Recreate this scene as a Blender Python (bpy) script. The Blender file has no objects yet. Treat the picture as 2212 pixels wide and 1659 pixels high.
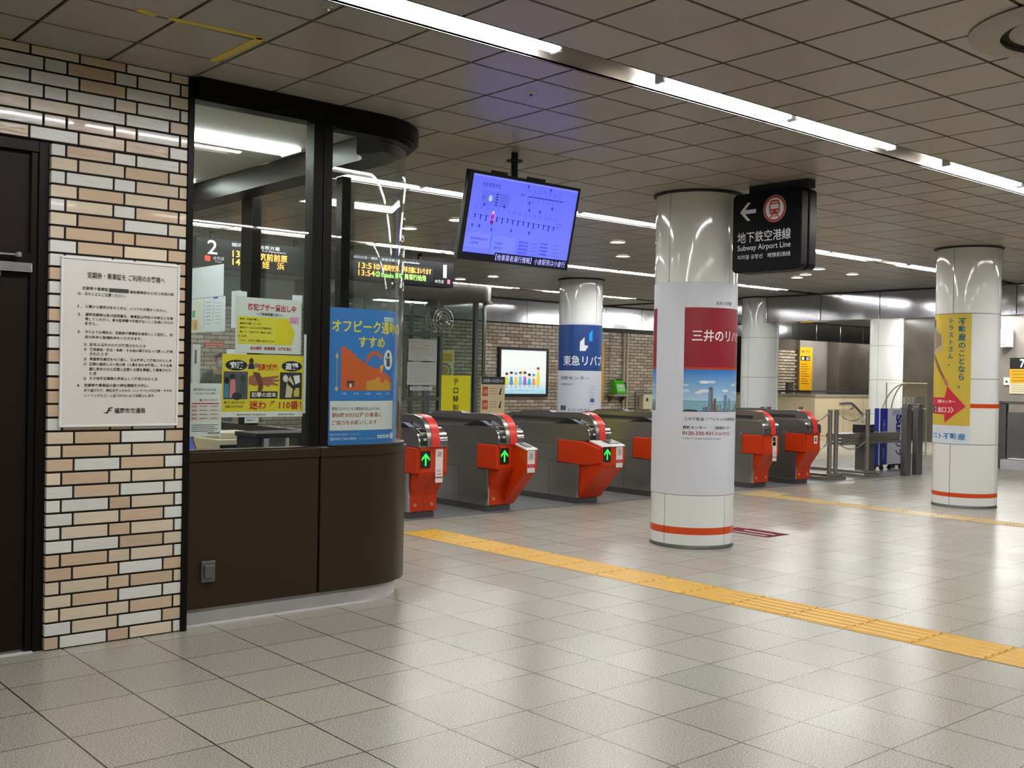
import bpy, bmesh, math, random
from math import sin, cos, pi, radians, sqrt, atan2, hypot
from mathutils import Vector, Matrix

SC = bpy.context.scene
COL = SC.collection
random.seed(7)

# ---------------------------------------------------------------- camera, world, exposure
FPX, YAW, PITCH, ROLL, CAM_H = 2297.747, 0.86055, -0.00784, 0.01859, 1.402
cam_data = bpy.data.cameras.new('camera')
cam = bpy.data.objects.new('camera', cam_data)
COL.objects.link(cam)
cam_data.sensor_fit = 'HORIZONTAL'
cam_data.sensor_width = 36.0
cam_data.lens = 36.0 * FPX / 2212.0
cam_data.clip_start = 0.05
cam_data.clip_end = 200
_f = Vector((cos(YAW) * cos(PITCH), sin(YAW) * cos(PITCH), sin(PITCH)))
_r = Vector((sin(YAW), -cos(YAW), 0))
_u = _r.cross(_f)
_r2 = _r * cos(ROLL) + _u * sin(ROLL)
_u2 = -_r * sin(ROLL) + _u * cos(ROLL)
_m = Matrix((_r2, _u2, -_f)).transposed().to_4x4()
_m.translation = Vector((0, 0, CAM_H))
cam.matrix_world = _m
SC.camera = cam

world = bpy.data.worlds.new('world')
SC.world = world
world.use_nodes = True
world.node_tree.nodes['Background'].inputs[0].default_value = (0.07, 0.068, 0.064, 1)
world.node_tree.nodes['Background'].inputs[1].default_value = 1.0

SC.view_settings.view_transform = 'Standard'
SC.view_settings.look = 'None'
SC.view_settings.exposure = -0.15
SC.view_settings.gamma = 1.0
SC.view_settings.use_curve_mapping = False
SC.cycles.max_bounces = 10
SC.cycles.transparent_max_bounces = 24
SC.cycles.sample_clamp_indirect = 4.0
SC.cycles.caustics_reflective = False
SC.cycles.caustics_refractive = False
LAMP = 78.0                                   # radiance of the fluorescent strips
CZ = 2.965                                    # ceiling height

# ---------------------------------------------------------------- colours and materials
def lin(c):
    return c / 12.92 if c <= 0.04045 else ((c + 0.055) / 1.055) ** 2.4
def hx(s):
    s = s.lstrip('#')
    return tuple(lin(int(s[i:i + 2], 16) / 255) for i in (0, 2, 4))

def new_mat(name):
    m = bpy.data.materials.new(name)
    m.use_nodes = True
    return m, m.node_tree.nodes, m.node_tree.links, m.node_tree.nodes['Principled BSDF']

def pmat(name, col, rough=0.5, metal=0.0, spec=0.5, noise=0.0, nscale=8.0, bump=0.0, coat=0.0, stretch=None):
    m, N, L, B = new_mat(name)
    c = hx(col) if isinstance(col, str) else col
    B.inputs['Base Color'].default_value = (*c, 1)
    B.inputs['Roughness'].default_value = rough
    B.inputs['Metallic'].default_value = metal
    B.inputs['Specular IOR Level'].default_value = spec
    if coat:
        B.inputs['Coat Weight'].default_value = coat
        B.inputs['Coat Roughness'].default_value = 0.05
    if noise or bump:
        tc = N.new('ShaderNodeTexCoord')
        nz = N.new('ShaderNodeTexNoise')
        nz.inputs['Scale'].default_value = nscale
        nz.inputs['Detail'].default_value = 4
        if stretch:
            mp = N.new('ShaderNodeMapping')
            mp.inputs['Scale'].default_value = stretch
            L.new(tc.outputs['Object'], mp.inputs['Vector'])
            L.new(mp.outputs[0], nz.inputs['Vector'])
        else:
            L.new(tc.outputs['Object'], nz.inputs['Vector'])
        if noise:
            mx = N.new('ShaderNodeMix'); mx.data_type = 'RGBA'
            mx.inputs[6].default_value = (*[max(0, v * (1 - noise)) for v in c], 1)
            mx.inputs[7].default_value = (*[min(1, v * (1 + noise)) for v in c], 1)
            L.new(nz.outputs['Fac'], mx.inputs[0])
            L.new(mx.outputs[2], B.inputs['Base Color'])
        if bump:
            bp = N.new('ShaderNodeBump')
            bp.inputs['Strength'].default_value = bump
            bp.inputs['Distance'].default_value = 0.01
            L.new(nz.outputs['Fac'], bp.inputs['Height'])
            L.new(bp.outputs[0], B.inputs['Normal'])
    return m

def emat(name, col, strength):
    m, N, L, B = new_mat(name)
    c = hx(col) if isinstance(col, str) else col
    B.inputs['Base Color'].default_value = (*[v * .8 for v in c], 1)
    B.inputs['Emission Color'].default_value = (*c, 1)
    B.inputs['Emission Strength'].default_value = strength
    return m

def attr_mat(name, rough, emit=0.0, noise=0.0, nscale=20, spec=0.5, metal=0.0, bump=0.0, stretch=None, coat=0.0):
    """Colour from the mesh's own colour attribute (ink, glaze or pixels of the thing itself)."""
    m, N, L, B = new_mat(name)
    at = N.new('ShaderNodeAttribute'); at.attribute_name = 'Col'
    src = at.outputs['Color']
    B.inputs['Roughness'].default_value = rough
    B.inputs['Specular IOR Level'].default_value = spec
    B.inputs['Metallic'].default_value = metal
    B.inputs['Coat Weight'].default_value = coat
    if noise:
        tc = N.new('ShaderNodeTexCoord'); nz = N.new('ShaderNodeTexNoise')
        nz.inputs['Scale'].default_value = nscale
        nz.inputs['Detail'].default_value = 3
        if stretch:
            mp = N.new('ShaderNodeMapping'); mp.inputs['Scale'].default_value = stretch
            L.new(tc.outputs['Object'], mp.inputs['Vector']); L.new(mp.outputs[0], nz.inputs['Vector'])
        else:
            L.new(tc.outputs['Object'], nz.inputs['Vector'])
        mr = N.new('ShaderNodeMapRange')
        mr.inputs['To Min'].default_value = 1 - noise; mr.inputs['To Max'].default_value = 1 + noise
        L.new(nz.outputs['Fac'], mr.inputs['Value'])
        mx = N.new('ShaderNodeVectorMath'); mx.operation = 'SCALE'
        L.new(src, mx.inputs[0]); L.new(mr.outputs[0], mx.inputs['Scale'])
        src = mx.outputs[0]
        if bump:
            bp = N.new('ShaderNodeBump'); bp.inputs['Strength'].default_value = bump; bp.inputs['Distance'].default_value = .004
            L.new(nz.outputs['Fac'], bp.inputs['Height']); L.new(bp.outputs[0], B.inputs['Normal'])
    L.new(src, B.inputs['Base Color'])
    if emit:
        L.new(src, B.inputs['Emission Color'])
        B.inputs['Emission Strength'].default_value = emit
    return m

def glass_mat(name, tint=(0.96, 0.985, 0.975), ior=1.5, boost=1.0):
    m, N, L, B = new_mat(name)
    N.remove(B)
    out = N['Material Output']
    tr = N.new('ShaderNodeBsdfTransparent'); tr.inputs[0].default_value = (*tint, 1)
    gl = N.new('ShaderNodeBsdfGlossy'); gl.inputs['Roughness'].default_value = 0.015
    gl.inputs['Color'].default_value = (boost, boost, boost, 1)
    fr = N.new('ShaderNodeFresnel'); fr.inputs['IOR'].default_value = ior
    mx = N.new('ShaderNodeMixShader')
    # same reflectance from either side of a thin pane
    ge = N.new('ShaderNodeNewGeometry'); iv = N.new('ShaderNodeMapRange')
    iv.inputs['To Min'].default_value = ior; iv.inputs['To Max'].default_value = 1.0 / ior
    L.new(ge.outputs['Backfacing'], iv.inputs['Value']); L.new(iv.outputs[0], fr.inputs['IOR'])
    L.new(fr.outputs[0], mx.inputs[0]); L.new(tr.outputs[0], mx.inputs[1]); L.new(gl.outputs[0], mx.inputs[2])
    L.new(mx.outputs[0], out.inputs['Surface'])
    return m

M = {}
M['steel'] = pmat('brushed_steel', (0.42, 0.40, 0.37), 0.24, 0.92, noise=.10, nscale=6, stretch=(1, 1, 30))
M['steel_dark'] = pmat('dark_steel', (0.16, 0.155, 0.15), 0.4, 0.7, noise=.12, nscale=9)
M['chrome'] = pmat('bright_steel', (0.72, 0.72, 0.71), 0.18, 1.0, noise=.05, nscale=12)
M['plinth_steel'] = pmat('plinth_steel', (0.10, 0.10, 0.098), 0.42, 0.4, noise=.2, nscale=5)
M['red'] = pmat('vermilion_plastic', hx('c63607'), 0.36, 0, .35, noise=.05, nscale=4)
M['red_band'] = pmat('red_band', hx('dc3a30'), 0.3, 0, noise=.06, nscale=14)
M['black'] = pmat('black_plastic', (0.012, 0.012, 0.013), 0.3, noise=.15, nscale=10)
M['sign_black'] = pmat('sign_black', (0.006, 0.006, 0.007), 0.45, 0, .12, noise=.15, nscale=10)
M['lift_header'] = pmat('lift_header_metal', (0.15, 0.14, 0.12), 0.3, .4, noise=.08, nscale=5)
M['print_matte'] = attr_mat('matte_print', 0.85, noise=.05, nscale=30, spec=.1)
M['black_matte'] = pmat('black_matte', (0.014, 0.013, 0.013), 0.65, noise=.15, nscale=10)
M['bronze'] = pmat('dark_bronze_panel', hx('2d2212'), 0.36, 0.0, .3, noise=.10, nscale=1.5, bump=.02)
M['bronze_frame'] = pmat('dark_bronze_frame', (0.006, 0.0048, 0.004), 0.35, 0.0, .14, noise=.15, nscale=6)
M['door'] = pmat('brown_door_paint', (0.011, 0.006, 0.004), 0.45, 0, .15, noise=.15, nscale=2)
M['white'] = pmat('white_plastic', (0.72, 0.72, 0.70), 0.4, noise=.03, nscale=10)
M['cream'] = pmat('cream_enamel', hx('c9bda0'), 0.4, noise=.04, nscale=3)
M['panel_white'] = pmat('white_enamel_panel', (0.80, 0.815, 0.785), 0.08, noise=.02, nscale=2, coat=.6)
M['orange'] = pmat('orange_band', hx('d24a16'), 0.25, noise=.05, nscale=6)
M['joint'] = pmat('dark_joint', (0.05, 0.05, 0.048), 0.7, noise=.1, nscale=20)
M['print'] = attr_mat('printed_ink', 0.38, noise=.015, nscale=30)
M['print_gloss'] = attr_mat('glossy_print', 0.2, noise=.015, nscale=30)
M['brick'] = attr_mat('glazed_brick', 0.16, noise=.09, nscale=14, bump=.25, stretch=(1, 1, 5), coat=.3)
M['mortar'] = pmat('black_mortar', (0.008, 0.007, 0.007), 0.9, noise=.2, nscale=40)
M['mortar_far'] = pmat('grey_mortar', hx('4a4236'), 0.9, noise=.2, nscale=30)
M['ceil'] = attr_mat('ceiling_panel', 0.36, noise=.07, nscale=1.1, bump=.0, spec=.45)
M['ceil_beige'] = pmat('ceiling_paint', (0.30, 0.27, 0.225), 0.4, noise=.05, nscale=4)
M['ceil_back'] = pmat('ceiling_gap', (0.012, 0.009, 0.007), 0.9, noise=.1, nscale=10)
M['trough'] = pmat('trough_metal', (0.40, 0.37, 0.33), 0.3, 0.85, noise=.05, nscale=5)
M['lamp'] = emat('fluorescent_light', (1.0, 0.985, 0.985), LAMP)
M['lamp_hall'] = emat('hall_light', (1.0, 0.99, 0.96), 55.0)
M['lamp_booth'] = emat('booth_light', (0.95, 1.0, 0.98), 26.0)
M['lamp_down'] = emat('downlight_glow', (1.0, 0.97, 0.88), 14.0)
M['lamp_lift'] = emat('lift_light', (0.86, 1.0, 0.96), 5.0)
M['screen'] = attr_mat('screen_pixels', 0.25, emit=.85)
M['led'] = attr_mat('led_pixels', 0.3, emit=2.2)
M['green_led'] = emat('green_arrow_led', (0.03, 1.0, 0.08), 1.3)
M['glass'] = glass_mat('window_glass')
M['glass_far'] = glass_mat('lift_glass', (0.86, 0.92, 0.89))
M['fascia'] = pmat('polished_aluminium_fascia', (0.60, 0.61, 0.64), 0.11, 0.95, noise=.05, nscale=1.2)
M['marble'] = pmat('dark_marble', (0.085, 0.072, 0.058), 0.25, noise=.6, nscale=1.6)
M['marble_grey'] = pmat('grey_marble', (0.20, 0.18, 0.16), 0.3, noise=.3, nscale=2)
M['concrete'] = pmat('grey_concourse_floor', (0.20, 0.205, 0.21), 0.3, noise=.06, nscale=3)
M['tactile'] = pmat('yellow_tactile', hx('d2a334'), 0.4, noise=.12, nscale=9)
M['tactile_pale'] = pmat('sheen_tactile', hx('bda470'), 0.3, noise=.12, nscale=9)  # yellow paving with its pale reflection put into the colour
M['tape'] = pmat('yellow_tape', hx('cdb318'), 0.35, noise=.12, nscale=12)
M['plinth_grey'] = pmat('grey_plinth', (0.62, 0.60, 0.605), 0.4, 0.0, noise=.18, nscale=7)
M['paper'] = pmat('paper', (0.74, 0.77, 0.78), 0.6, noise=.03, nscale=6)
M['acrylic'] = glass_mat('clear_acrylic', (0.9, 0.93, 0.93))
M['green'] = pmat('green_plastic', hx('47b31e'), 0.3, noise=.05, nscale=9)
M['blue'] = pmat('blue_panel', hx('1b2c96'), 0.35, noise=.05, nscale=6)
M['beige_wall'] = pmat('beige_parapet', hx('c2b294'), 0.35, noise=.06, nscale=3)
M['guide_glass'] = pmat('guide_glass', (0.16, 0.20, 0.30), 0.12, noise=.1, nscale=20)
M['shutter'] = pmat('shutter_metal', hx('a09a8a'), 0.4, .3, noise=.06, nscale=3)
M['skin'] = pmat('skin', hx('c79a7a'), 0.5, noise=.05, nscale=12)
M['hair'] = pmat('black_hair', (0.012, 0.010, 0.009), 0.5, noise=.3, nscale=40)
M['jacket'] = pmat('dark_jacket', (0.022, 0.024, 0.032), 0.7, noise=.2, nscale=20)
M['trousers'] = pmat('dark_trousers', (0.03, 0.03, 0.035), 0.8, noise=.2, nscale=20)
M['mask'] = pmat('white_mask', (0.68, 0.70, 0.72), 0.7, noise=.03, nscale=20)
M['inner'] = pmat('office_white', hx('b9b5aa'), 0.6, noise=.04, nscale=3)

def floor_mat():
    m, N, L, B = new_mat('terrazzo_floor')
    tc = N.new('ShaderNodeTexCoord')
    sp = N.new('ShaderNodeSeparateXYZ')
    L.new(tc.outputs['Object'], sp.inputs[0])
    def math(op, a, b=None, c=None):
        n = N.new('ShaderNodeMath'); n.operation = op
        for i, v in enumerate((a, b, c)):
            if v is None: continue
            if isinstance(v, (int, float)): n.inputs[i].default_value = v
            else: L.new(v, n.inputs[i])
        return n.outputs[0]
    def axis(o, off, half):
        t = math('DIVIDE', math('SUBTRACT', o, off), 0.4)
        fr = math('FRACT', t)
        d = math('MINIMUM', fr, math('SUBTRACT', 1.0, fr))
        return math('LESS_THAN', d, half / 0.4), math('FLOOR', t)
    lx, cx = axis(sp.outputs[0], 0.167, 0.0034)
    ly, cy = axis(sp.outputs[1], 0.116, 0.0026)
    line = math('MAXIMUM', lx, math('MULTIPLY', ly, 0.95))
    cell = N.new('ShaderNodeCombineXYZ'); L.new(cx, cell.inputs[0]); L.new(cy, cell.inputs[1])
    wn = N.new('ShaderNodeTexWhiteNoise'); wn.noise_dimensions = '2D'; L.new(cell.outputs[0], wn.inputs['Vector'])
    n1 = N.new('ShaderNodeTexNoise'); n1.inputs['Scale'].default_value = 165; n1.inputs['Detail'].default_value = 2
    n2 = N.new('ShaderNodeTexNoise'); n2.inputs['Scale'].default_value = 1.3; n2.inputs['Detail'].default_value = 0
    for n in (n1, n2): L.new(tc.outputs['Object'], n.inputs['Vector'])
    rp = N.new('ShaderNodeValToRGB')
    e = rp.color_ramp.elements
    e[0].position = .34; e[0].color = (0.185, 0.175, 0.142, 1)
    e[1].position = .62; e[1].color = (0.48, 0.462, 0.40, 1)
    L.new(n1.outputs['Fac'], rp.inputs[0])
    tone = N.new('ShaderNodeMapRange'); tone.inputs['To Min'].default_value = .94; tone.inputs['To Max'].default_value = 1.06
    L.new(wn.outputs['Value'], tone.inputs['Value'])
    hue = N.new('ShaderNodeMix'); hue.data_type = 'RGBA'
    hue.inputs[6].default_value = (1.015, 0.99, .96, 1); hue.inputs[7].default_value = (.985, 1.0, .97, 1)
    L.new(wn.outputs['Color'], hue.inputs[0])
    vm = N.new('ShaderNodeVectorMath'); vm.operation = 'MULTIPLY'
    L.new(rp.outputs[0], vm.inputs[0]); L.new(hue.outputs[2], vm.inputs[1])
    sc = N.new('ShaderNodeVectorMath'); sc.operation = 'SCALE'
    L.new(vm.outputs[0], sc.inputs[0]); L.new(tone.outputs[0], sc.inputs['Scale'])
    mx = N.new('ShaderNodeMix'); mx.data_type = 'RGBA'
    L.new(line, mx.inputs[0]); L.new(sc.outputs[0], mx.inputs[6])
    mx.inputs[7].default_value = (0.022, 0.020, 0.017, 1)
    L.new(mx.outputs[2], B.inputs['Base Color'])
    rr = N.new('ShaderNodeMapRange'); rr.inputs['To Min'].default_value = .22; rr.inputs['To Max'].default_value = .28
    L.new(n2.outputs['Fac'], rr.inputs['Value'])
    L.new(rr.outputs[0], B.inputs['Roughness'])
    return m
M['floor'] = floor_mat()

# ---------------------------------------------------------------- mesh builder
class MB:
    def __init__(s):
        s.v = []; s.f = []; s.mi = []; s.c = []; s.mats = []
        s.cur = 0; s.col = (1, 1, 1)
    def mat(s, m):
        m = M[m] if isinstance(m, str) else m
        if m not in s.mats: s.mats.append(m)
        s.cur = s.mats.index(m)
        return s
    def add(s, verts, faces):
        b = len(s.v)
        s.v += [tuple(p) for p in verts]
        for f in faces:
            s.f.append(tuple(b + i for i in f)); s.mi.append(s.cur); s.c.append(s.col)
        return s
    def box(s, x0, y0, z0, x1, y1, z1):
        x0, x1 = min(x0, x1), max(x0, x1); y0, y1 = min(y0, y1), max(y0, y1); z0, z1 = min(z0, z1), max(z0, z1)
        v = [(x0, y0, z0), (x1, y0, z0), (x1, y1, z0), (x0, y1, z0), (x0, y0, z1), (x1, y0, z1), (x1, y1, z1), (x0, y1, z1)]
        return s.add(v, [(0, 3, 2, 1), (4, 5, 6, 7), (0, 1, 5, 4), (1, 2, 6, 5), (2, 3, 7, 6), (3, 0, 4, 7)])
    def prism(s, pts, axis, a, b):
        """2D outline extruded along an axis; pts are the other two coordinates in x,y,z order."""
        n = len(pts)
        def mk(p, t):
            return {'x': (t, p[0], p[1]), 'y': (p[0], t, p[1]), 'z': (p[0], p[1], t)}[axis]
        v = [mk(p, a) for p in pts] + [mk(p, b) for p in pts]
        fs = [tuple(range(n - 1, -1, -1)), tuple(range(n, 2 * n))]
        fs += [(i, (i + 1) % n, n + (i + 1) % n, n + i) for i in range(n)]
        return s.add(v, fs)
    def cyl(s, c, r, z0, z1, n=24, r1=None, axis='z'):
        r1 = r if r1 is None else r1
        v = []
        for t, rr in ((z0, r), (z1, r1)):
            for i in range(n):
                a = 2 * pi * i / n
                p, q = rr * cos(a), rr * sin(a)
                v.append({'z': (c[0] + p, c[1] + q, t), 'y': (c[0] + p, t, c[1] + q), 'x': (t, c[0] + p, c[1] + q)}[axis])
        fs = [tuple(range(n - 1, -1, -1)), tuple(range(n, 2 * n))]
        fs += [(i, (i + 1) % n, n + (i + 1) % n, n + i) for i in range(n)]
        return s.add(v, fs)
    def arc(s, c, r0, r1, a0, a1, z0, z1, n=None):
        """ring sector between radii r0<r1 and angles in degrees"""
        n = n or max(2, int(abs(a1 - a0) / 5))
        v = []
        for i in range(n + 1):
            a = radians(a0 + (a1 - a0) * i / n)
            for r in (r0, r1):
                for z in (z0, z1):
                    v.append((c[0] + r * cos(a), c[1] + r * sin(a), z))
        fs = []
        for i in range(n):
            b, d = 4 * i, 4 * i + 4
            fs += [(b + 2, b + 3, d + 3, d + 2)[::-1], (b, b + 1, d + 1, d), (b + 1, b + 3, d + 3, d + 1), (b, d, d + 2, b + 2)]
        fs += [(0, 2, 3, 1), (4 * n, 4 * n + 1, 4 * n + 3, 4 * n + 2)]
        return s.add(v, fs)
    def lathe(s, c, prof, n=32, a0=0, a1=360):
        full = abs(a1 - a0) >= 360
        k = n if full else n + 1
        v = []
        for i in range(k):
            a = radians(a0 + (a1 - a0) * i / n)
            for r, z in prof: v.append((c[0] + r * cos(a), c[1] + r * sin(a), z))
        p = len(prof); fs = []
        for i in range(n):
            j = (i + 1) % k
            for q in range(p - 1):
                fs.append((i * p + q, j * p + q, j * p + q + 1, i * p + q + 1))
        return s.add(v, fs)
    def tube(s, path, r, n=8, closed=False):
        path = [Vector(p) for p in path]
        m = len(path); v = []
        for i, p in enumerate(path):
            a = path[i - 1] if (i > 0 or closed) else p
            b = path[(i + 1) % m] if (i < m - 1 or closed) else p
            t = (b - a).normalized()
            e = t.cross(Vector((0, 0, 1)))
            if e.length < 1e-4: e = t.cross(Vector((0, 1, 0)))
            e.normalize(); g = t.cross(e)
            for k in range(n):
                w = 2 * pi * k / n
                v.append(p + e * (r * cos(w)) + g * (r * sin(w)))
        fs = []
        for i in range(m if closed else m - 1):
            j = (i + 1) % m
            for k in range(n):
                fs.append((i * n + k, i * n + (k + 1) % n, j * n + (k + 1) % n, j * n + k))
        if not closed:
            fs += [tuple(range(n - 1, -1, -1)), tuple((m - 1) * n + k for k in range(n))]
        return s.add(v, fs)
    def ball(s, c, rx, ry=None, rz=None, n=14):
        ry = ry or rx; rz = rz or rx
        v = []; h = n // 2
        for i in range(h + 1):
            t = pi * i / h
            for k in range(n):
                a = 2 * pi * k / n
                v.append((c[0] + rx * sin(t) * cos(a), c[1] + ry * sin(t) * sin(a), c[2] + rz * cos(t)))
        fs = [(i * n + k, (i + 1) * n + k, (i + 1) * n + (k + 1) % n, i * n + (k + 1) % n) for i in range(h) for k in range(n)]
        return s.add(v, fs)
    def move(s, d):
        s.v = [(p[0] + d[0], p[1] + d[1], p[2] + d[2]) for p in s.v]; return s
    def xf(s, fn):
        s.v = [tuple(fn(*p)) for p in s.v]; return s
    def build(s, name, parent=None, smooth=False, bevel=0.0, seg=2, col=False):
        me = bpy.data.meshes.new(name)
        me.from_pydata(s.v, [], s.f)
        for m in s.mats: me.materials.append(m)
        for p, i in zip(me.polygons, s.mi): p.material_index = i
        at = me.color_attributes.new('Col', 'FLOAT_COLOR', 'CORNER')
        dat = []
        for p, c in zip(me.polygons, s.c): dat += [c[0], c[1], c[2], 1.0] * p.loop_total
        at.data.foreach_set('color', dat)
        bm = bmesh.new(); bm.from_mesh(me)
        bmesh.ops.remove_doubles(bm, verts=bm.verts, dist=1e-6) if smooth else None
        bmesh.ops.recalc_face_normals(bm, faces=bm.faces)
        bm.to_mesh(me); bm.free()
        if smooth:
            for p in me.polygons: p.use_smooth = True
            me.set_sharp_from_angle(angle=radians(40))
        o = bpy.data.objects.new(name, me)
        COL.objects.link(o)
        if parent is not None: o.parent = parent
        if bevel:
            b = o.modifiers.new('bevel', 'BEVEL'); b.width = bevel; b.segments = seg; b.limit_method = 'ANGLE'; b.angle_limit = radians(35)
        return o

def empty(name, loc, rz=0.0):
    o = bpy.data.objects.new(name, None)
    o.empty_display_size = .1
    o.location = loc; o.rotation_euler = (0, 0, rz)
    COL.objects.link(o)
    return o
def tag(o, label=None, cat=None, group=None, kind=None):
    if label: o['label'] = label
    if cat: o['category'] = cat
    if group: o['group'] = group
    if kind: o['kind'] = kind
    return o
def thing(name, loc, label, cat, group=None, rz=0.0, kind=None):
    return tag(empty(name, loc, rz), label, cat, group, kind)
def copy_tree(o, parent=None):
    c = o.copy(); COL.objects.link(c)
    if parent is not None: c.parent = parent
    for ch in list(o.children): copy_tree(ch, c)
    return c

# ---------------------------------------------------------------- printed sheets and lettering
_TXT = {}
def glyphs(body, bold=0.0, res=2):
    k = (body, bold, res)
    if k not in _TXT:
        cu = bpy.data.curves.new('lettering', 'FONT')
        cu.body = body; cu.resolution_u = res; cu.offset = bold
        ob = bpy.data.objects.new('lettering', cu)
        me = ob.to_mesh()
        v = [(p.co.x, p.co.y) for p in me.vertices]
        f = [tuple(p.vertices) for p in me.polygons]
        ob.to_mesh_clear()
        bpy.data.objects.remove(ob); bpy.data.curves.remove(cu)
        _TXT[k] = (v, f)
    return _TXT[k]

class Sheet:
    """A printed face: ink layers on a flat or curved carrier, in metres from its lower left corner."""
    STEP = 0.0005
    def __init__(s): s.items = []
    def rect(s, x0, y0, x1, y1, col, lv=0, nx=1):
        v = []; f = []
        for i in range(nx + 1):
            x = x0 + (x1 - x0) * i / nx
            v += [(x, y0), (x, y1)]
        for i in range(nx): f.append((2 * i, 2 * i + 2, 2 * i + 3, 2 * i + 1))
        s.items.append((v, f, col, lv)); return s
    def poly(s, pts, col, lv=1):
        s.items.append((list(pts), [tuple(range(len(pts)))], col, lv)); return s
    def ell(s, cx, cy, rx, ry, col, lv=1, n=24, a0=0, a1=360):
        return s.poly([(cx + rx * cos(radians(a0 + (a1 - a0) * i / n)), cy + ry * sin(radians(a0 + (a1 - a0) * i / n))) for i in range(n if a1 - a0 >= 360 else n + 1)], col, lv)
    def ring(s, cx, cy, r0, r1, col, lv=1, n=28, a0=0, a1=360):
        v = []; f = []
        for i in range(n + 1):
            a = radians(a0 + (a1 - a0) * i / n)
            v += [(cx + r0 * cos(a), cy + r0 * sin(a)), (cx + r1 * cos(a), cy + r1 * sin(a))]
        for i in range(n): f.append((2 * i, 2 * i + 1, 2 * i + 3, 2 * i + 2))
        s.items.append((v, f, col, lv)); return s
    def line(s, p, q, w, col, lv=1):
        d = Vector((q[0] - p[0], q[1] - p[1])); L = d.length
        if L < 1e-9: return s
        n = Vector((-d.y, d.x)) * (w / 2 / L)
        return s.poly([(p[0] - n.x, p[1] - n.y), (q[0] - n.x, q[1] - n.y), (q[0] + n.x, q[1] + n.y), (p[0] + n.x, p[1] + n.y)], col, lv)
    def text(s, body, x, y, h, col, w=None, align='l', bold=0.0, lv=2, res=2, shear=0.0, rot=0.0, outline=None):
        """h is the height of the lettering's box (or of the line), w squeezes or stretches it to a width."""
        v, f = glyphs(body, bold, res)
        if not v: return s
        x0 = min(p[0] for p in v); x1 = max(p[0] for p in v)
        y0 = min(p[1] for p in v); y1 = max(p[1] for p in v)
        k = h / max(y1 - y0, 1e-6)
        kx = w / max(x1 - x0, 1e-6) if w else k
        W = (x1 - x0) * kx
        ox = {'l': 0, 'c': -W / 2, 'r': -W}[align]
        pts = []
        for a, b in v:
            u = (a - x0) * kx + ox; t = (b - y0) * k
            u += shear * t
            if rot:
                u, t = u * cos(rot) - t * sin(rot), u * sin(rot) + t * cos(rot)
            pts.append((x + u, y + t))
        if outline:
            s.text(body, x, y, h, outline, w, align, bold + 0.05, lv - 1, res, shear, rot)
        s.items.append((pts, f, col, lv)); return s
    def vtext(s, body, x, ytop, size, col, gap=1.12, bold=0.0, lv=2, dx=0.0):
        for i, ch in enumerate(body):
            if ch == ' ': continue
            v, f = glyphs(ch, bold, 2)
            k = size
            pts = [(x + a * k + dx * i, ytop - size * gap * i - size * .85 + b * k) for a, b in v]
            s.items.append((pts, f, col, lv))
        return s
    def sliced(s, pts, f, step=.02):
        """cut the faces into narrow strips so that they follow a curved carrier"""
        x0 = min(p[0] for p in pts); x1 = max(p[0] for p in pts)
        if x1 - x0 < step: return pts, f
        bm = bmesh.new()
        vs = [bm.verts.new((p[0], p[1], 0)) for p in pts]
        for q in f:
            try: bm.faces.new([vs[i] for i in q])
            except ValueError: pass
        k = math.floor(x0 / step) + 1
        while k * step < x1:
            bmesh.ops.bisect_plane(bm, geom=bm.verts[:] + bm.edges[:] + bm.faces[:], plane_co=(k * step, 0, 0), plane_no=(1, 0, 0))
            k += 1
        bmesh.ops.triangulate(bm, faces=[q for q in bm.faces if len(q.verts) > 4])
        bm.verts.index_update()
        r = [(v.co.x, v.co.y) for v in bm.verts], [tuple(v.index for v in q.verts) for q in bm.faces]
        bm.free()
        return r
    def build(s, name, fn, mat='print', parent=None, back=None, thick=0.003, nx=1):
        """fn(u, v, d) places the sheet, d is the distance out of its face. back=(w,h,col) adds the carrier with thickness."""
        b = MB().mat(mat)
        if back:
            w, h, col = back
            b.col = hx(col) if isinstance(col, str) else col
            v = []; fs = []
            for i in range(nx + 1):
                x = w * i / nx
                v += [fn(x, 0, -thick), fn(x, h, -thick), fn(x, 0, 0), fn(x, h, 0)]
            for i in range(nx):
                p, q = 4 * i, 4 * i + 4
                fs += [(p + 2, q + 2, q + 3, p + 3), (p, p + 1, q + 1, q), (p + 1, p + 3, q + 3, q + 1), (p, q, q + 2, p + 2)]
            fs += [(0, 2, 3, 1), (4 * nx, 4 * nx + 1, 4 * nx + 3, 4 * nx + 2)]
            b.add(v, fs)
        for idx, (pts, f, col, lv) in enumerate(s.items):
            b.col = hx(col) if isinstance(col, str) else col
            d = s.STEP * (lv + 1) + idx * 6e-6
            if nx > 1: pts, f = s.sliced(pts, f)
            b.add([fn(p[0], p[1], d) for p in pts], f)
        return b.build(name, parent)
def face_y(x0, y, z0):                       # sheet facing -Y, reading along +X
    return lambda u, v, d: (x0 + u, y - d, z0 + v)
def face_x(x, y0, z0):                       # sheet facing -X, reading along -Y
    return lambda u, v, d: (x - d, y0 - u, z0 + v)
def face_cyl(c, R, a0, z0):                  # sheet round a column, reading along growing angle
    a0 = radians(a0)
    return lambda u, v, d: (c[0] + (R + d) * cos(a0 + u / R), c[1] + (R + d) * sin(a0 + u / R), z0 + v)

def ordinal(i): return ['first', 'second', 'third', 'fourth', 'fifth', 'sixth', 'seventh', 'eighth', 'ninth', 'tenth', 'eleventh', 'twelfth'][i]

# ================================================================ LARGE STRUCTURE
def struct(name, mb, **k):
    o = mb.build(name, **k); o['kind'] = 'structure'; return o

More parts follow.
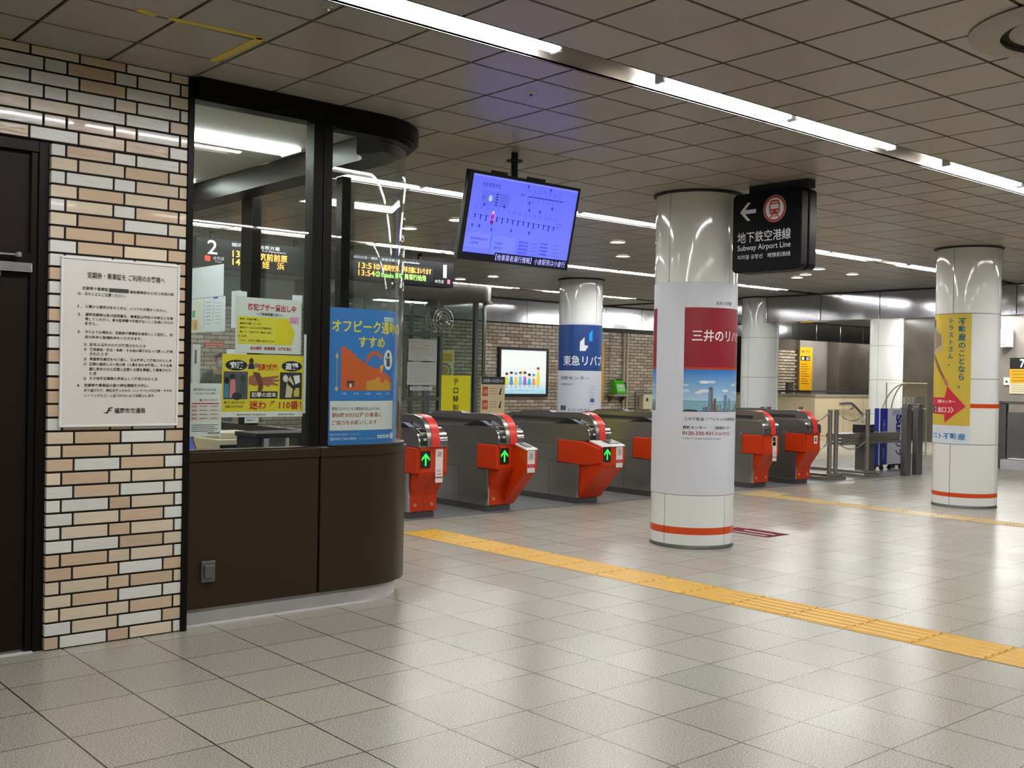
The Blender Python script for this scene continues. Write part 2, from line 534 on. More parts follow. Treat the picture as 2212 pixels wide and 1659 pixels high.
# floors
FLY = 8.325                                    # the terrazzo ends here, the paid area is grey
struct('floor', MB().mat('floor').box(-8, -8, -.05, 36, FLY, 0).box(16.6, FLY, -.05, 36, 20, 0))
struct('floor_paid_area', MB().mat('concrete').box(-8, FLY, -.05, 16.6, 20, 0))
struct('trim_1', MB().mat('steel_dark').box(4.1, FLY - .012, -.01, 16.6, FLY + .012, .0025))

# ceiling: .45 m panels in front, .6 m panels beyond the booth line, light troughs between
ROWS = [-3.405, 0.145, 3.695, 7.245, 10.795, 14.345]
TW = .23
YA = [-6.0, -5.3, -4.85, -4.3, -3.85, -3.405, -3.175, -2.72, -2.27, -1.82, -1.37, -.92, -.47, .145, .375, .633, 1.083, 1.533, 1.983, 2.433, 2.883, 3.333, 3.695, 3.925, 4.2, 4.63, 5.075, 5.525]
YB = [5.525, 6.15, 6.745, 7.245, 7.475, 7.93, 8.53, 9.12, 9.70, 10.28, 10.795, 11.025, 11.5, 12.1, 12.7, 13.3, 13.85, 14.345, 14.575, 15.05, 15.65, 16.3]
def is_trough(y): return any(abs(y - r) < .01 for r in ROWS)
b = MB().mat('ceil')
base = (0.345, 0.312, 0.268)
def panels(ys, xs, gap):
    for i in range(len(ys) - 1):
        if is_trough(ys[i]): continue
        for j in range(len(xs) - 1):
            t = random.gauss(1, .035); h = random.gauss(0, .006)
            b.col = (base[0] * t + h, base[1] * t, base[2] * t - h)
            b.box(xs[j] + gap, ys[i] + gap, CZ, xs[j + 1] - gap, ys[i + 1] - gap, CZ + .012)
panels(YA, [4.2 + .45 * k for k in range(-23, 28)] + [16.5], .009)
panels(YB, [4.7 + .597 * k for k in range(-17, 20)] + [16.5], .008)
xs2 = [16.9 + .6 * k for k in range(0, 32)]
ys2 = [-3 + .6 * k for k in range(0, 33)]
for i in range(len(ys2) - 1):
    for j in range(len(xs2) - 1):
        t = random.gauss(1, .03); b.col = (base[0] * t, base[1] * t, base[2] * t)
        b.box(xs2[j] + .006, ys2[i] + .006, CZ, xs2[j + 1] - .006, ys2[i + 1] - .006, CZ + .012)
struct('ceiling', b)
bk = MB().mat('ceil_back')
edges = [-6.0] + [v for r in ROWS for v in (r, r + TW)] + [16.5]
for i in range(0, len(edges), 2): bk.box(-6.5, edges[i], CZ + .0125, 16.9, edges[i + 1], CZ + .03)
for r in ROWS: bk.box(-6.5, r - .01, CZ + .106, 16.9, r + TW + .01, CZ + .12)
bk.box(16.9, -3, CZ + .0125, 36, 16.5, CZ + .03)
struct('ceiling_backing', bk)
lips = MB().mat('ceil_back')
for r in ROWS:
    for x in (r, r + TW): lips.box(-6.0, x - .004, CZ + .001, 16.45, x + .004, CZ + .012)
struct('trim_2', lips)

# troughs and their strip lamps
def lamp_pairs(k):
    if k == 0: return []
    if k <= 2: return [4.27 + 3.1 * i for i in range(-2, 4)]
    return [7.15 + 3.07 * i for i in range(-2, 3)]
ROWNAME = ['behind the camera', 'in the row overhead', 'in the big row crossing the top',
           'in the row behind the hanging screen', 'in the row above the platform boards', 'in the farthest row']
for k, y in enumerate(ROWS):
    t = MB().mat('trough')
    x0, x1 = -6.0, 16.4
    D = .105
    t.box(x0, y, CZ, x1, y + .004, CZ + D).box(x0, y + TW - .004, CZ, x1, y + TW, CZ + D).box(x0, y, CZ + D - .004, x1, y + TW, CZ + D)
    t.prism([(y + .05, CZ + D - .004), (y + .085, CZ + .078), (y + .145, CZ + .078), (y + .18, CZ + D - .004)], 'x', x0, x1)
    tr = t.build('light_trough')
    tag(tr, 'long recessed metal light trough ' + ROWNAME[k], 'light fitting', 'light troughs in the ceiling', 'thing')
    n = 0
    for s in lamp_pairs(k):
        if k >= 4 and s < 0: continue
        for h in (0, 1):
            a = s + h * 1.2; e = a + (1.165 if h == 0 else 1.16)
            L_ = thing('fluorescent_lamp', (a, y + TW / 2, CZ + .075), 'lit white strip lamp, %s from the left %s' % (ordinal(n) if n < 12 else '%dth' % (n + 1), ROWNAME[k]), 'lamp', 'strip lamps ' + ROWNAME[k])
            MB().mat('lamp').prism([(.036 * cos(2 * pi * i / 12), -.037 + .030 * sin(2 * pi * i / 12)) for i in range(12)], 'x', 0.02, e - a - .02).build('tube', L_, smooth=True)
            if k > 1 and s > 0:
                MB().mat('white').box(0, -.03, -.065, .018, .03, .002).build('end_cap', L_)
                MB().mat('white').box(e - a - .018, -.03, -.065, e - a, .03, .002).build('end_cap', L_)
            n += 1

# round downlights
DL = [(6.54, 8.49, 'under the top left of the hanging screen'), (6.56, 9.37, 'beside the curved booth glass'), (8.86, 8.49, 'nearer of the two left of the big white column'),
      (9.93, 9.42, 'farther of the two left of the big white column'), (13.66, 9.36, 'leftmost under the hanging black direction sign'), (13.35, 9.0, 'tucked at the lower corner of the black direction sign'),
      (12.80, 8.42, 'right at the edge of the black direction sign'), (13.71, 8.46, 'between the black direction sign and the yellow poster column'),
      (10.63, 13.70, 'right of the platform board numbered one'), (10.67, 12.91, 'above the corner of the glass lift shaft')]
for x, y, w in DL:
    t = thing('downlight', (x, y, CZ), 'small round ceiling downlight ' + w, 'downlight', 'round downlights')
    MB().mat('white').lathe((0, 0), [(.105, -.002), (.105, -.012), (.085, -.014), (.085, -.002)], 28).build('rim', t, smooth=True)
    MB().mat('lamp_down').cyl((0, 0), .083, -.009, -.004, 28).build('lens', t)

# metal fascias hung below the ceiling
fb = MB().mat('fascia')
for k in range(14):
    y = -3 + 1.15 * k
    fb.box(16.5, y + .004, 2.48, 16.9, y + 1.146, CZ - .002)
struct('trim_3', fb, bevel=.006)
fb = MB().mat('fascia')
for k in range(16):
    x = 12.1 + 1.15 * k
    fb.box(x + .004, 16.31, 2.48, x + 1.146, 16.5, CZ - .002)
struct('trim_4', fb, bevel=.006)
sh = MB().mat('joint').box(12.1, 16.30, CZ - .03, 30, 16.31, CZ).box(16.47, -3, CZ - .025, 16.5, 13.1, CZ)
sh.box(16.0, 16.36, 2.40, 18.6, 16.395, 2.48)
struct('trim_5', sh)

# walls
BR = {'W': (0.66, 0.655, 0.615), 'B': (0.63, 0.535, 0.40), 'T': (0.55, 0.415, 0.285)}
def brick_run(b, y, x0, x1, z0, z1, depth, rows=None, pitch=.0678, zfirst=.0729, joint=.0105):
    k = 0
    z = zfirst - pitch
    while z < z1 - .004:
        zt = min(z + pitch - joint, z1); zb = max(z, z0)
        if zt - zb > .008:
            if k % 2 == 0: cuts = [1.75 - .350 * i for i in range(6, 0, -1)] + [1.64 - .350 * i for i in range(6, 0, -1)] + [1.64, 1.75, 1.987, 2.101, 2.333]
            else: cuts = [1.809 + .2335 * i for i in range(-8, 3)]
            cuts = sorted(c for c in cuts if x0 + .02 < c < x1 - .02)
            e = [x0 - joint / 2] + cuts + [x1 + joint / 2]
            for i in range(len(e) - 1):
                code = rows[k][i] if rows and k < len(rows) and i < len(rows[k]) else random.choices('WBT', (.36, .36, .28))[0]
                c = BR[code]; t = random.gauss(1, .04)
                b.col = (c[0] * t, c[1] * t, c[2] * t)
                b.box(e[i] + joint / 2, y, zb, e[i + 1] - joint / 2, y + depth, zt)
        z += pitch; k += 1
rows = ['TWTBW', 'WBWT', 'BBBTB', 'BTWW', 'BBTTB', 'TTWT', 'TTBBW', 'WWTB', 'WBTBW', 'WBTW', 'WWTBW', 'WTWW', 'BTBBB', 'TWTW', 'BTBBW', 'BTWT']
wb = MB().mat('mortar').box(1.688, 5.4585, 0, 2.375, 5.62, CZ).box(-4, 5.4585, 2.51, 1.688, 5.62, CZ)
wb.mat('brick')
brick_run(wb, 5.45, 1.68, 2.375, .006, 2.5, .09, rows)
brick_run(wb, 5.45, .2, 2.375, 2.512, CZ - .004, .03)
struct('wall_left', wb, bevel=.0018, seg=1)
struct('wall_left_far', MB().mat('bronze').box(-8, 5.56, 0, .19, 5.7, CZ))

# far brick wall
wf = MB().mat('mortar_far').box(3.0, 16.412, 0, 18.6, 16.6, 2.5)
wf.mat('brick')
FB = [(0.40, 0.33, 0.24), (0.44, 0.37, 0.28), (0.36, 0.285, 0.20), (0.47, 0.42, 0.33)]
z = .006; k = 0
while z < 2.47:
    x = 3.0 + (.115 if k % 2 else 0)
    while x < 18.45:
        c = random.choice(FB); t = random.gauss(1, .06)
        wf.col = (c[0] * t, c[1] * t, c[2] * t)
        wf.box(x, 16.4, z, x + .217, 16.42, z + .058)
        x += .23
    z += .0705; k += 1
struct('wall_back', wf)

# stair hall behind the gates: brick, marble and a shutter
wl = MB().mat('mortar_far').box(24.2, 18.012, 0, 26.35, 18.2, CZ)
wl.mat('brick')
z = .006; k = 0
while z < 2.3:
    x = 24.2 + (.115 if k % 2 else 0)
    while x < 26.2:
        c = random.choice(FB); t = random.gauss(1.1, .06); wl.col = (c[0] * t, c[1] * t, c[2] * t)
        wl.box(x, 18.0, z, x + .217, 18.02, z + .056); x += .23
    z += .085; k += 1
struct('wall_stair', wl)
struct('wall_marble', MB().mat('marble_grey').box(26.35, 17.9, 0, 27.75, 18.2, CZ).mat('marble').box(27.75, 17.5, 0, 29.42, 18.2, CZ), bevel=.01)
s = MB().mat('shutter')
for i in range(40): s.box(29.42, 18.3 + .006 * (i % 2), .05 * i, 34, 18.36, .05 * i + .05)
s.mat('fascia').box(29.42, 18.25, 2.1, 34, 18.4, CZ)
struct('wall_shutter', s)
struct('wall_right_far', MB().mat('marble').box(24.2, 11.9, 0, 25.2, 13.7, CZ).mat('marble_grey').box(24.0, 6.0, 0, 24.3, 11.9, CZ), bevel=.01)
struct('wall_end', MB().mat('marble_grey').box(35.6, -3, 0, 35.9, 20, CZ).box(18, 19.6, 0, 35.9, 19.9, CZ))

# left door, its frame and transom panel
struct('trim_6', MB().mat('bronze_frame').box(1.632, 5.478, 0, 1.684, 5.56, 2.51).box(.2, 5.478, 2.452, 1.632, 5.56, 2.51)
       .box(.2, 5.492, 1.905, 1.632, 5.55, 1.955).box(1.600, 5.49, 0, 1.632, 5.555, 2.452), bevel=.003)
d = MB().mat('door').box(.3, 5.508, .012, 1.598, 5.55, 1.903).build('door_1', bevel=.003); d['kind'] = 'structure'
struct('trim_7', MB().mat('door').box(.3, 5.515, 1.957, 1.598, 5.55, 2.45))
struct('trim_8', MB().mat('plinth_grey').box(.3, 5.46, 0, 1.632, 5.5, .004))
dc = thing('door_closer', (1.45, 5.508, 1.885), 'silver overhead closer arm mounted at the top of the brown door', 'door closer')
MB().mat('chrome').box(-.25, -.045, -.024, .153, 0, .022).build('closer_body', dc, bevel=.004)
MB().mat('steel').box(-.30, -.06, .052, .085, -.045, .06).cyl((.085, -.052), .017, .046, .068, 12).build('closer_arm', dc)
MB().mat('steel').cyl((0.0, -.02), .018, -.05, -.024, 12).build('pivot', dc)

# ================================================================ TICKET OFFICE BOOTH
BC = (3.56, 5.95); BRD = .5; BXE = 4.06; BYE = 9.6
def outline(off, n=14, x0=3.3, arc0=270, yend=BYE, straight=True):
    p = []
    if straight: p.append((x0, 5.45 - off))
    for i in range(n + 1):
        a = radians(arc0 + (360 - arc0) * i / n)
        p.append((BC[0] + (BRD + off) * cos(a), BC[1] + (BRD + off) * sin(a)))
    p.append((BXE + off, yend))
    return p
def sweep(b, off0, off1, z0, z1, **k):
    """wall following the booth outline between two offsets (outer larger)"""
    o = outline(off1, **k); i = outline(off0, **k); n = len(o); v = []
    for p, q in zip(o, i): v += [(p[0], p[1], z0), (p[0], p[1], z1), (q[0], q[1], z0), (q[0], q[1], z1)]
    f = []
    for j in range(n - 1):
        a, c = 4 * j, 4 * j + 4
        f += [(a, c, c + 1, a + 1), (a + 2, a + 3, c + 3, c + 2), (a + 1, c + 1, c + 3, a + 3), (a, a + 2, c + 2, c)]
    f += [(0, 1, 3, 2), (4 * n - 4, 4 * n - 2, 4 * n - 1, 4 * n - 3)]
    return b.add(v, f)
booth = thing('ticket_office_booth', (2.4, 5.45, 0), 'dark brown glazed staff booth with a rounded corner beside the brick wall', 'booth')
BO = (2.4, 5.45, 0)
def bpart(name, mb, **k):
    mb.move((-BO[0], -BO[1], -BO[2])); return mb.build(name, booth, **k)
pl = MB().mat('plinth_grey').box(2.405, 5.505, 0, 3.3, 5.6, .107); sweep(pl, -.15, -.055, 0, .107)
tag(bpart('plinth', pl, smooth=True), 'scuffed grey metal plinth')
bpart('base_panel', MB().mat('bronze').box(2.412, 5.45, .107, 3.206, 5.53, .902), bevel=.002)
bp = MB().mat('bronze').box(3.222, 5.45, .107, 3.3, 5.53, .902); sweep(bp, -.08, 0, .107, .902)
bpart('base_panel', bp, smooth=True)
bpart('panel_joint', MB().mat('bronze_frame').box(3.206, 5.462, .107, 3.222, 5.53, .902))
sr = MB().mat('bronze').box(2.41, 5.442, .905, 3.21, 5.54, .958).box(2.41, 5.458, .958, 3.14, 5.53, .968)
bpart('sill', sr, bevel=.003)
sr = MB().mat('bronze').box(3.215, 5.442, .905, 3.3, 5.54, .958); sweep(sr, -.09, .008, .905, .945); sweep(sr, -.09, -.008, .945, .968)
bpart('sill', sr, smooth=True)
bpart('jamb', MB().mat('bronze_frame').box(2.376, 5.44, 0, 2.409, 5.56, CZ - .002).box(2.409, 5.462, .968, 2.418, 5.52, 2.85), bevel=.002)
hd = MB().mat('bronze_frame').box(2.409, 5.40, 2.880, 3.3, 5.55, CZ - .004).box(2.409, 5.42, 2.862, 3.3, 5.55, 2.880).box(2.409, 5.445, 2.850, 3.3, 5.55, 2.862)
sweep(hd, -.1, .05, 2.880, CZ - .004, n=24); sweep(hd, -.1, .03, 2.862, 2.880, n=24); sweep(hd, -.1, .005, 2.838, 2.862, n=24)
bpart('header', hd, smooth=True)
ib = MB().mat('bronze_frame'); sweep(ib, -.31, -.1, 2.785, 2.94, arc0=292, straight=False, n=16)
bpart('blind_box', ib, smooth=True)
bpart('mullion', MB().mat('bronze_frame').box(3.143, 5.452, .968, 3.205, 5.55, 2.85).box(3.21, 5.452, .968, 3.268, 5.55, 2.85), bevel=.004)
bpart('mullion', MB().mat('bronze_frame').box(3.965, 7.84, .968, 4.05, 8.03, 2.79), bevel=.004)
bpart('mullion', MB().mat('bronze_frame').box(3.975, 6.50, .968, 4.05, 6.58, 2.79), bevel=.004)
tag(bpart('window_pane', MB().mat('glass').box(2.412, 5.478, .966, 3.15, 5.484, 2.852)), 'flat front glass pane')
gp = MB().mat('glass'); sweep(gp, -.034, -.028, .966, 2.82, n=24, x0=3.25, yend=7.86)
tag(bpart('window_pane', gp, smooth=True), 'curved glass pane')
bpart('window_pane', MB().mat('glass').box(4.022, 8.02, .966, 4.028, 9.6, 2.8))
bpart('inner_ceiling', MB().mat('inner').box(2.42, 5.55, 2.942, 3.5, 9.6, 2.958).box(3.5, 5.75, 2.942, 3.74, 9.6, 2.958))
bpart('inner_wall', MB().mat('inner').box(2.38, 5.56, 0, 2.41, 9.6, 2.942).box(2.38, 9.6, 0, 4.06, 9.66, 2.942))
bpart('outlet_box', MB().mat('steel_dark').box(2.484, 5.43, .25, 2.563, 5.4505, .366).box(2.497, 5.416, .275, 2.556, 5.43, .345), bevel=.004)
bl = thing('office_ceiling_lamp', (2.9, 6.65, 2.935), 'bright fluorescent batten lamp on the office ceiling inside the booth', 'lamp')
MB().mat('lamp_booth').prism([(-.10, -.018), (.10, -.018), (.12, 0), (-.12, 0)], 'x', -.5, .75).build('diffuser', bl)
MB().mat('white').box(.75, -.14, -.02, .765, .14, 0).build('end_cap', bl)
MB().mat('white').box(-.515, -.14, -.02, -.5, .14, 0).build('end_cap', bl)

b2 = copy_tree(bl); b2.location = (2.9, 8.35, 2.935)  # added lamp out of view, brightens the papers on the far window
tag(b2, 'added second office lamp, unseen deeper inside the booth behind the brick wall')
# ================================================================ COLUMNS
def column(name, x, y, label, joints_a, bands, seams):
    c = thing(name, (x, y, 0), label, 'column', 'white enamel columns', kind='thing')
    R = .35
    MB().mat('joint').cyl((0, 0), R - .006, 0, CZ + .01, 64).build('core', c, smooth=True)
    p = MB().mat('panel_white')
    zs = [.03] + seams + [CZ - .018]
    bz = [(z0, z1) for z0, z1 in bands]
    for a in range(4):
        a0 = joints_a + 90 * a
        for i in range(len(zs) - 1):
            lo, hi = zs[i] + (.003 if i else 0), zs[i + 1] - .003
            cuts = [lo] + [v for z0, z1 in bz for v in (z0, z1) if lo < v < hi] + [hi]
            for j in range(len(cuts) - 1):
                mid = (cuts[j] + cuts[j + 1]) / 2
                if any(z0 < mid < z1 for z0, z1 in bz): continue
                p.arc((0, 0), R - .012, R, a0 + .55, a0 + 89.45, cuts[j], cuts[j + 1], 22)
    p.build('cladding', c, smooth=True)
    for z0, z1 in bands:
        q = MB().mat('orange')
        for a in range(4): q.arc((0, 0), R - .012, R + .0008, joints_a + 90 * a + .4, joints_a + 90 * a + 89.6, z0, z1, 22)
        q.build('orange_band', c, smooth=True)
    MB().mat('steel_dark').lathe((0, 0), [(R + .005, 0), (R + .005, .008), (R - .003, .030), (R - .01, .030), (R - .01, 0)], 64).build('base_ring', c, smooth=True)
    MB().mat('black_matte').lathe((0, 0), [(R + .025, CZ), (R + .025, CZ - .012), (R - .01, CZ - .02), (R - .01, CZ)], 64).build('top_collar', c, smooth=True)
    return c
BN = [(.118, .176), (1.134, 1.181)]
C1 = (7.11, 5.88); C2 = (12.0, 5.90); C3 = (11.975, 12.26); C4 = (16.72, 12.25); C5 = (21.35, 12.3)
SEAM = [.72, 1.46, 2.2]
column('tiled_column', *C1, 'thick white column in the middle wrapped in a red and white property poster', 180, BN, [.443, 1.46, 2.2])
column('tiled_column', *C2, 'white column on the right with two orange bands and a yellow poster', 180, [(.120, .168), (1.134, 1.181)], SEAM)
column('tiled_column', *C3, 'white column behind the gates wrapped in a dark blue poster', 180, BN, SEAM)
column('tiled_column', *C4, 'bare white column standing behind the exit gates, seen past the poster column', 180, [], SEAM)
column('tiled_column', *C5, 'bare white column farther back behind the blue cart', 180, [], SEAM)
#@@OBJECTS
# ================================================================ SIGNS AND SCREENS
# --- column posters
def polar(R): return lambda deg: radians(deg) * R
# main column: property poster
R = .3515; A = polar(R)
s = Sheet()
def red_block(a0, a1):
    s.rect(A(a0), 1.052, A(a1), 1.548, '8c1626', 1, 30)
    s.rect(A(a0), 1.038, A(a1), 1.056, 'b8381a', 2, 30)
    s.rect(A(a0), .690, A(a1), 1.037, '3f86c6', 1, 30)
    n = 12
    for i in range(n):                                   # sky of the photo, deep blue to pale haze
        t = i / (n - 1)
        c0, c1 = hx('2f7fc8'), hx('a9cbe0')
        s.rect(A(a0), 1.037 - (i + 1) * .0215, A(a1), 1.037 - i * .0215, tuple(c0[k] + (c1[k] - c0[k]) * t for k in range(3)), 2, 30)
    s.rect(A(a0), .70, A(a1), .775, '7fb0bd', 2, 30)     # bay
    rr = random.Random(5)
    for k in range(16):                                  # clouds
        cx = a0 + 2 + (a1 - a0 - 4) * rr.random(); s.ell(A(cx), .84 + .10 * rr.random(), .02 + .03 * rr.random(), .006 + .008 * rr.random(), 'dbe6ec' if k % 2 else 'c3d8e6', 3)
    s.poly([(A(a0), .69), (A(a0 + 20), .69), (A(a0 + 18), .704), (A(a0 + 6), .708), (A(a0), .70)], '2c3a34', 4)
    for k in range(22):                                  # city on the shore
        t = a0 + 26 + (a1 - a0 - 30) * (k / 21) ** 1.1; h = .02 + .05 * rr.random() + (.02 if k > 12 else 0)
        w = .010 + .012 * rr.random()
        s.rect(A(t), .69, A(t) + w, .69 + h, rr.choice(['6d7480', '8a8078', '7b6a62', '9aa0a8', '5d6670']), 4)
    s.rect(A(a0 + 34.0), .69, A(a0 + 40.0), .885, '66707e', 5).ell(A(a0 + 37.0), .885, .018, .012, '5b6470', 5)
    s.rect(A(a0 + 35.2), .70, A(a0 + 36.6), .875, '8893a0', 6)
    s.rect(A(a0 + 41), .69, A(a0 + 45), .80, '705f5a', 5).rect(A(a0 + 58), .69, A(a0 + 64), .830, '6f8296', 5)
    s.rect(A(a0 + 67), .69, A(a0 + 71), .80, '7d8894', 5)
    s.text('三井のリハウス', A(a0 + 10.3), 1.267, .098, 'f4f2ef', .655, bold=.012, res=3)
    s.text('住まいの売買', A(a0 + 42.5), 1.572, .030, '3a3634', .17, bold=.012)
    s.text('三井不動産リアルティ九州株式会社', A(a0 + 2), .615, .028, '3a3a3c', .53)
    s.text('西新センター', A(a0 + .5), .545, .028, '2a2a2c', .19, bold=.02)
    s.text('西新駅前センター', A(a0 + 45), .545, .026, '2a2a2c', .17, bold=.01)
    s.text('0120-330-931', A(a0), .497, .030, '8c1626', .25, bold=.016)
    s.text('0120-977-221', A(a0 + 45), .497, .024, '8c1626', .17)
    s.rect(A(a0 + 43.2), .495, A(a0 + 43.5), .575, '55565a', 2)
    s.text('平日九時から十八時 福岡市早良区西新四丁目 水曜定休', A(a0), .462, .012, '55565a', .33)
red_block(205.3, 334.7); red_block(25.3, 154.7)
o = s.build('column_poster', face_cyl(C1, R, 0, .444), back=(2 * pi * R, 1.758, 'd3d6de'), thick=.0012, nx=90)
tag(o, 'white poster with red panel and city photo wrapped round the middle column', 'poster')

# right column: yellow poster
R = .352; A = polar(R); a0 = 96.0
s = Sheet(); T = lambda d: A(d - a0); z0 = .722
s.rect(0, .21, T(213.4), 1.474, 'cdb23a', 0, 36)
s.vtext('不動産のことなら、', T(190.6), 2.150 - z0, .084, '1f5f70', gap=1.07, bold=.028)
s.vtext('トラストさん。', T(171.5), 2.150 - z0, .068, '1f5f70', gap=1.18, bold=.025)
s.poly([(T(121), 1.243 - z0), (T(166.4), 1.243 - z0), (T(172), 1.375 - z0), (T(206.3), 1.148 - z0), (T(167.5), .957 - z0), (T(166.5), 1.051 - z0), (T(121), 1.056 - z0)], 'c8283c', 2)
s.text('西新センター', T(187.7), 1.180 - z0, .040, 'f3e9e6', .24, 'r', bold=.014, lv=3)
s.text('2', T(139), 1.075 - z0, .062, 'f3e9e6', .036, bold=.03, lv=4)
s.rect(T(132), 1.066 - z0, T(147), 1.145 - z0, '1c1416', 3, 4)
s.text('出口', T(150.5), 1.075 - z0, .062, 'f3e9e6', .125, bold=.02, lv=4)
for k in (0, 1):                                        # double chevron
    x = T(174.5 + 5.6 * k); yv = 1.105 - z0
    s.line((x, yv + .032), (x + .026, yv), .009, 'f3e9e6', 4).line((x, yv - .032), (x + .026, yv), .009, 'f3e9e6', 4)
# sleeve, arm and pointing hand of the person in the poster, a plain generic figure
s.poly([(T(121), 2.02 - z0), (T(140), 2.06 - z0), (T(156), 1.95 - z0), (T(161), 1.88 - z0), (T(156), 1.78 - z0), (T(140), 1.74 - z0), (T(121), 1.80 - z0)], 'b8a584', 2)
for k in range(6):
    s.line((T(128 + 5 * k), 2.03 - z0 - .012 * k), (T(132 + 4.5 * k), 1.78 - z0 + .012 * k), .012, '4c3828', 3)
s.ell(T(128), 2.09 - z0, .05, .06, '2c2420', 3)
s.poly([(T(124), 1.72 - z0), (T(138), 1.64 - z0), (T(150), 1.545 - z0), (T(166), 1.42 - z0), (T(170), 1.435 - z0), (T(160), 1.53 - z0), (T(146), 1.66 - z0), (T(132), 1.75 - z0)], '8a5f40', 2)
s.poly([(T(163), 1.455 - z0), (T(166), 1.395 - z0), (T(171.5), 1.368 - z0), (T(174.5), 1.378 - z0), (T(173), 1.42 - z0), (T(169), 1.46 - z0)], 'b07a52', 3)
s.rect(0, 0, T(213.4), .208, 'd4dae2', 1, 36)
s.text('トラスト不動産', T(206.5), .045, .078, '2a7ab0', .58, 'r', bold=.025, lv=2)
o = s.build('column_poster', face_cyl(C2, R, a0, z0), back=(T(213.4), 1.474, 'cdb23a'), thick=.0015, nx=40)
tag(o, 'yellow poster with red arrow and blue vertical writing on the right column', 'poster')

# blue column
R = .352; A = polar(R)
s = Sheet(); z0 = .723; T = lambda d: A(d)
s.rect(T(145.5), 1.50 - z0, T(306), 2.226 - z0, '1f4485', 1, 40)
s.rect(T(326), 1.50 - z0, T(360), 2.226 - z0, '1f4485', 1, 12).rect(0, 1.50 - z0, T(126), 2.226 - z0, '1f4485', 1, 36)
s.poly([(T(224.5), 1.812 - z0), (T(224.9), 1.955 - z0), (T(236.5), 2.03 - z0), (T(236.5), 1.905 - z0), (T(247), 1.890 - z0), (T(239), 1.812 - z0)], 'e8edf2', 2)
s.poly([(T(248.7), 1.968 - z0), (T(248.3), 2.08 - z0), (T(258.3), 2.154 - z0), (T(258.3), 1.968 - z0)], '1e9be0', 2)
s.text('東急リバブル', T(178.3), 1.578 - z0, .165, 'eef2f6', .89, bold=.012, res=3)
s.text('西新センター', T(168), 1.352 - z0, .062, '4a4d54', .51, bold=.008)
s.text('西新駅徒歩2分', T(170.5), 1.265 - z0, .036, '70737a', .235)
for k in range(7): s.line((T(252), 1.25 - z0 - .045 * k), (T(268), 1.25 - z0 - .045 * k), .008, '9aa4b4', 1)
s.rect(T(255), 1.005 - z0, T(268), 1.06 - z0, '2f5fa0', 1, 4)
s.rect(T(168.8), .87 - z0, T(189), .945 - z0, '4c5c78', 1, 6)
s.text('0120-109-912', T(196), .855 - z0, .05, '50545c', .36)
o = s.build('column_poster', face_cyl(C3, R, 0, z0), back=(2 * pi * R, 1.535, 'd0d5de'), thick=.0015, nx=90)
tag(o, 'white and dark blue property poster wrapped round the column behind the gates', 'poster')

# --- hanging direction sign
sg = thing('direction_sign', (7.0, 5.42, 2.266), 'black hanging sign with left arrow and red train symbol beside the middle column', 'sign')
def rrect(w, h, r, n=6):
    p = []
    for cx, cy, a in ((w - r, h - r, 0), (r, h - r, 90), (r, r, 180), (w - r, r, 270)):
        for i in range(n + 1):
            t = radians(a + 90 * i / n); p.append((cx + r * cos(t), cy + r * sin(t)))
    return p
pr = rrect(.655, .635, .045)
MB().mat('sign_black').prism([(-x, y) for x, y in pr], 'x', .0, .085).build('front_panel', sg, bevel=.006, smooth=True)
MB().mat('bronze_frame').prism([(-x, y) for x, y in rrect(.655, .635, .045)], 'x', .105, .20).build('rear_panel', sg, bevel=.006, smooth=True)
MB().mat('black_matte').box(.085, -.62, .03, .105, -.03, .60).build('spine', sg)
MB().mat('black_matte').box(.05, -.67, .634, .15, -.12, .6985).build('ceiling_mount', sg)
s = Sheet(); W = 'e4e6e8'
s.poly([(.072, .487), (.145, .560), (.176, .560), (.122, .503), (.228, .503), (.228, .471), (.122, .471), (.176, .414), (.145, .414)], W, 1)
cx, cy = .405, .487
s.ell(cx, cy, .106, .106, W, 1, 40).ring(cx, cy, .085, .1035, 'b03a38', 2, 40)
# train seen head on
s.poly([(cx - .046, cy - .035), (cx - .05, cy + .03), (cx - .04, cy + .062), (cx - .02, cy + .068), (cx + .02, cy + .068), (cx + .04, cy + .062), (cx + .05, cy + .03), (cx + .046, cy - .035), (cx + .03, cy - .045), (cx - .03, cy - .045)], 'b03a38', 3)
s.poly([(cx - .038, cy - .002), (cx - .038, cy + .035), (cx + .038, cy + .035), (cx + .038, cy - .002)], W, 4)
s.rect(cx - .028, cy + .045, cx + .028, cy + .054, W, 4)
s.ell(cx - .028, cy - .022, .008, .008, W, 4, 12).ell(cx + .028, cy - .022, .008, .008, W, 4, 12)
s.line((cx - .022, cy - .046), (cx - .042, cy - .072), .009, 'b03a38', 3).line((cx + .022, cy - .046), (cx + .042, cy - .072), .009, 'b03a38', 3)
s.rect(cx - .034, cy - .062, cx + .034, cy - .056, 'b03a38', 3)
s.text('地下鉄空港線', .052, .238, .088, W, .508, bold=.006, res=3)
s.text('Subway Airport Line', .054, .163, .058, W, .505, bold=.004, res=3)
s.text('지하철 공항선', .054, .106, .036, W, .245, bold=.004)
s.text('地铁机场线', .345, .106, .038, W, .215, bold=.004)
s.build('lettering', lambda u, v, d: (-d, -u, v), parent=sg)

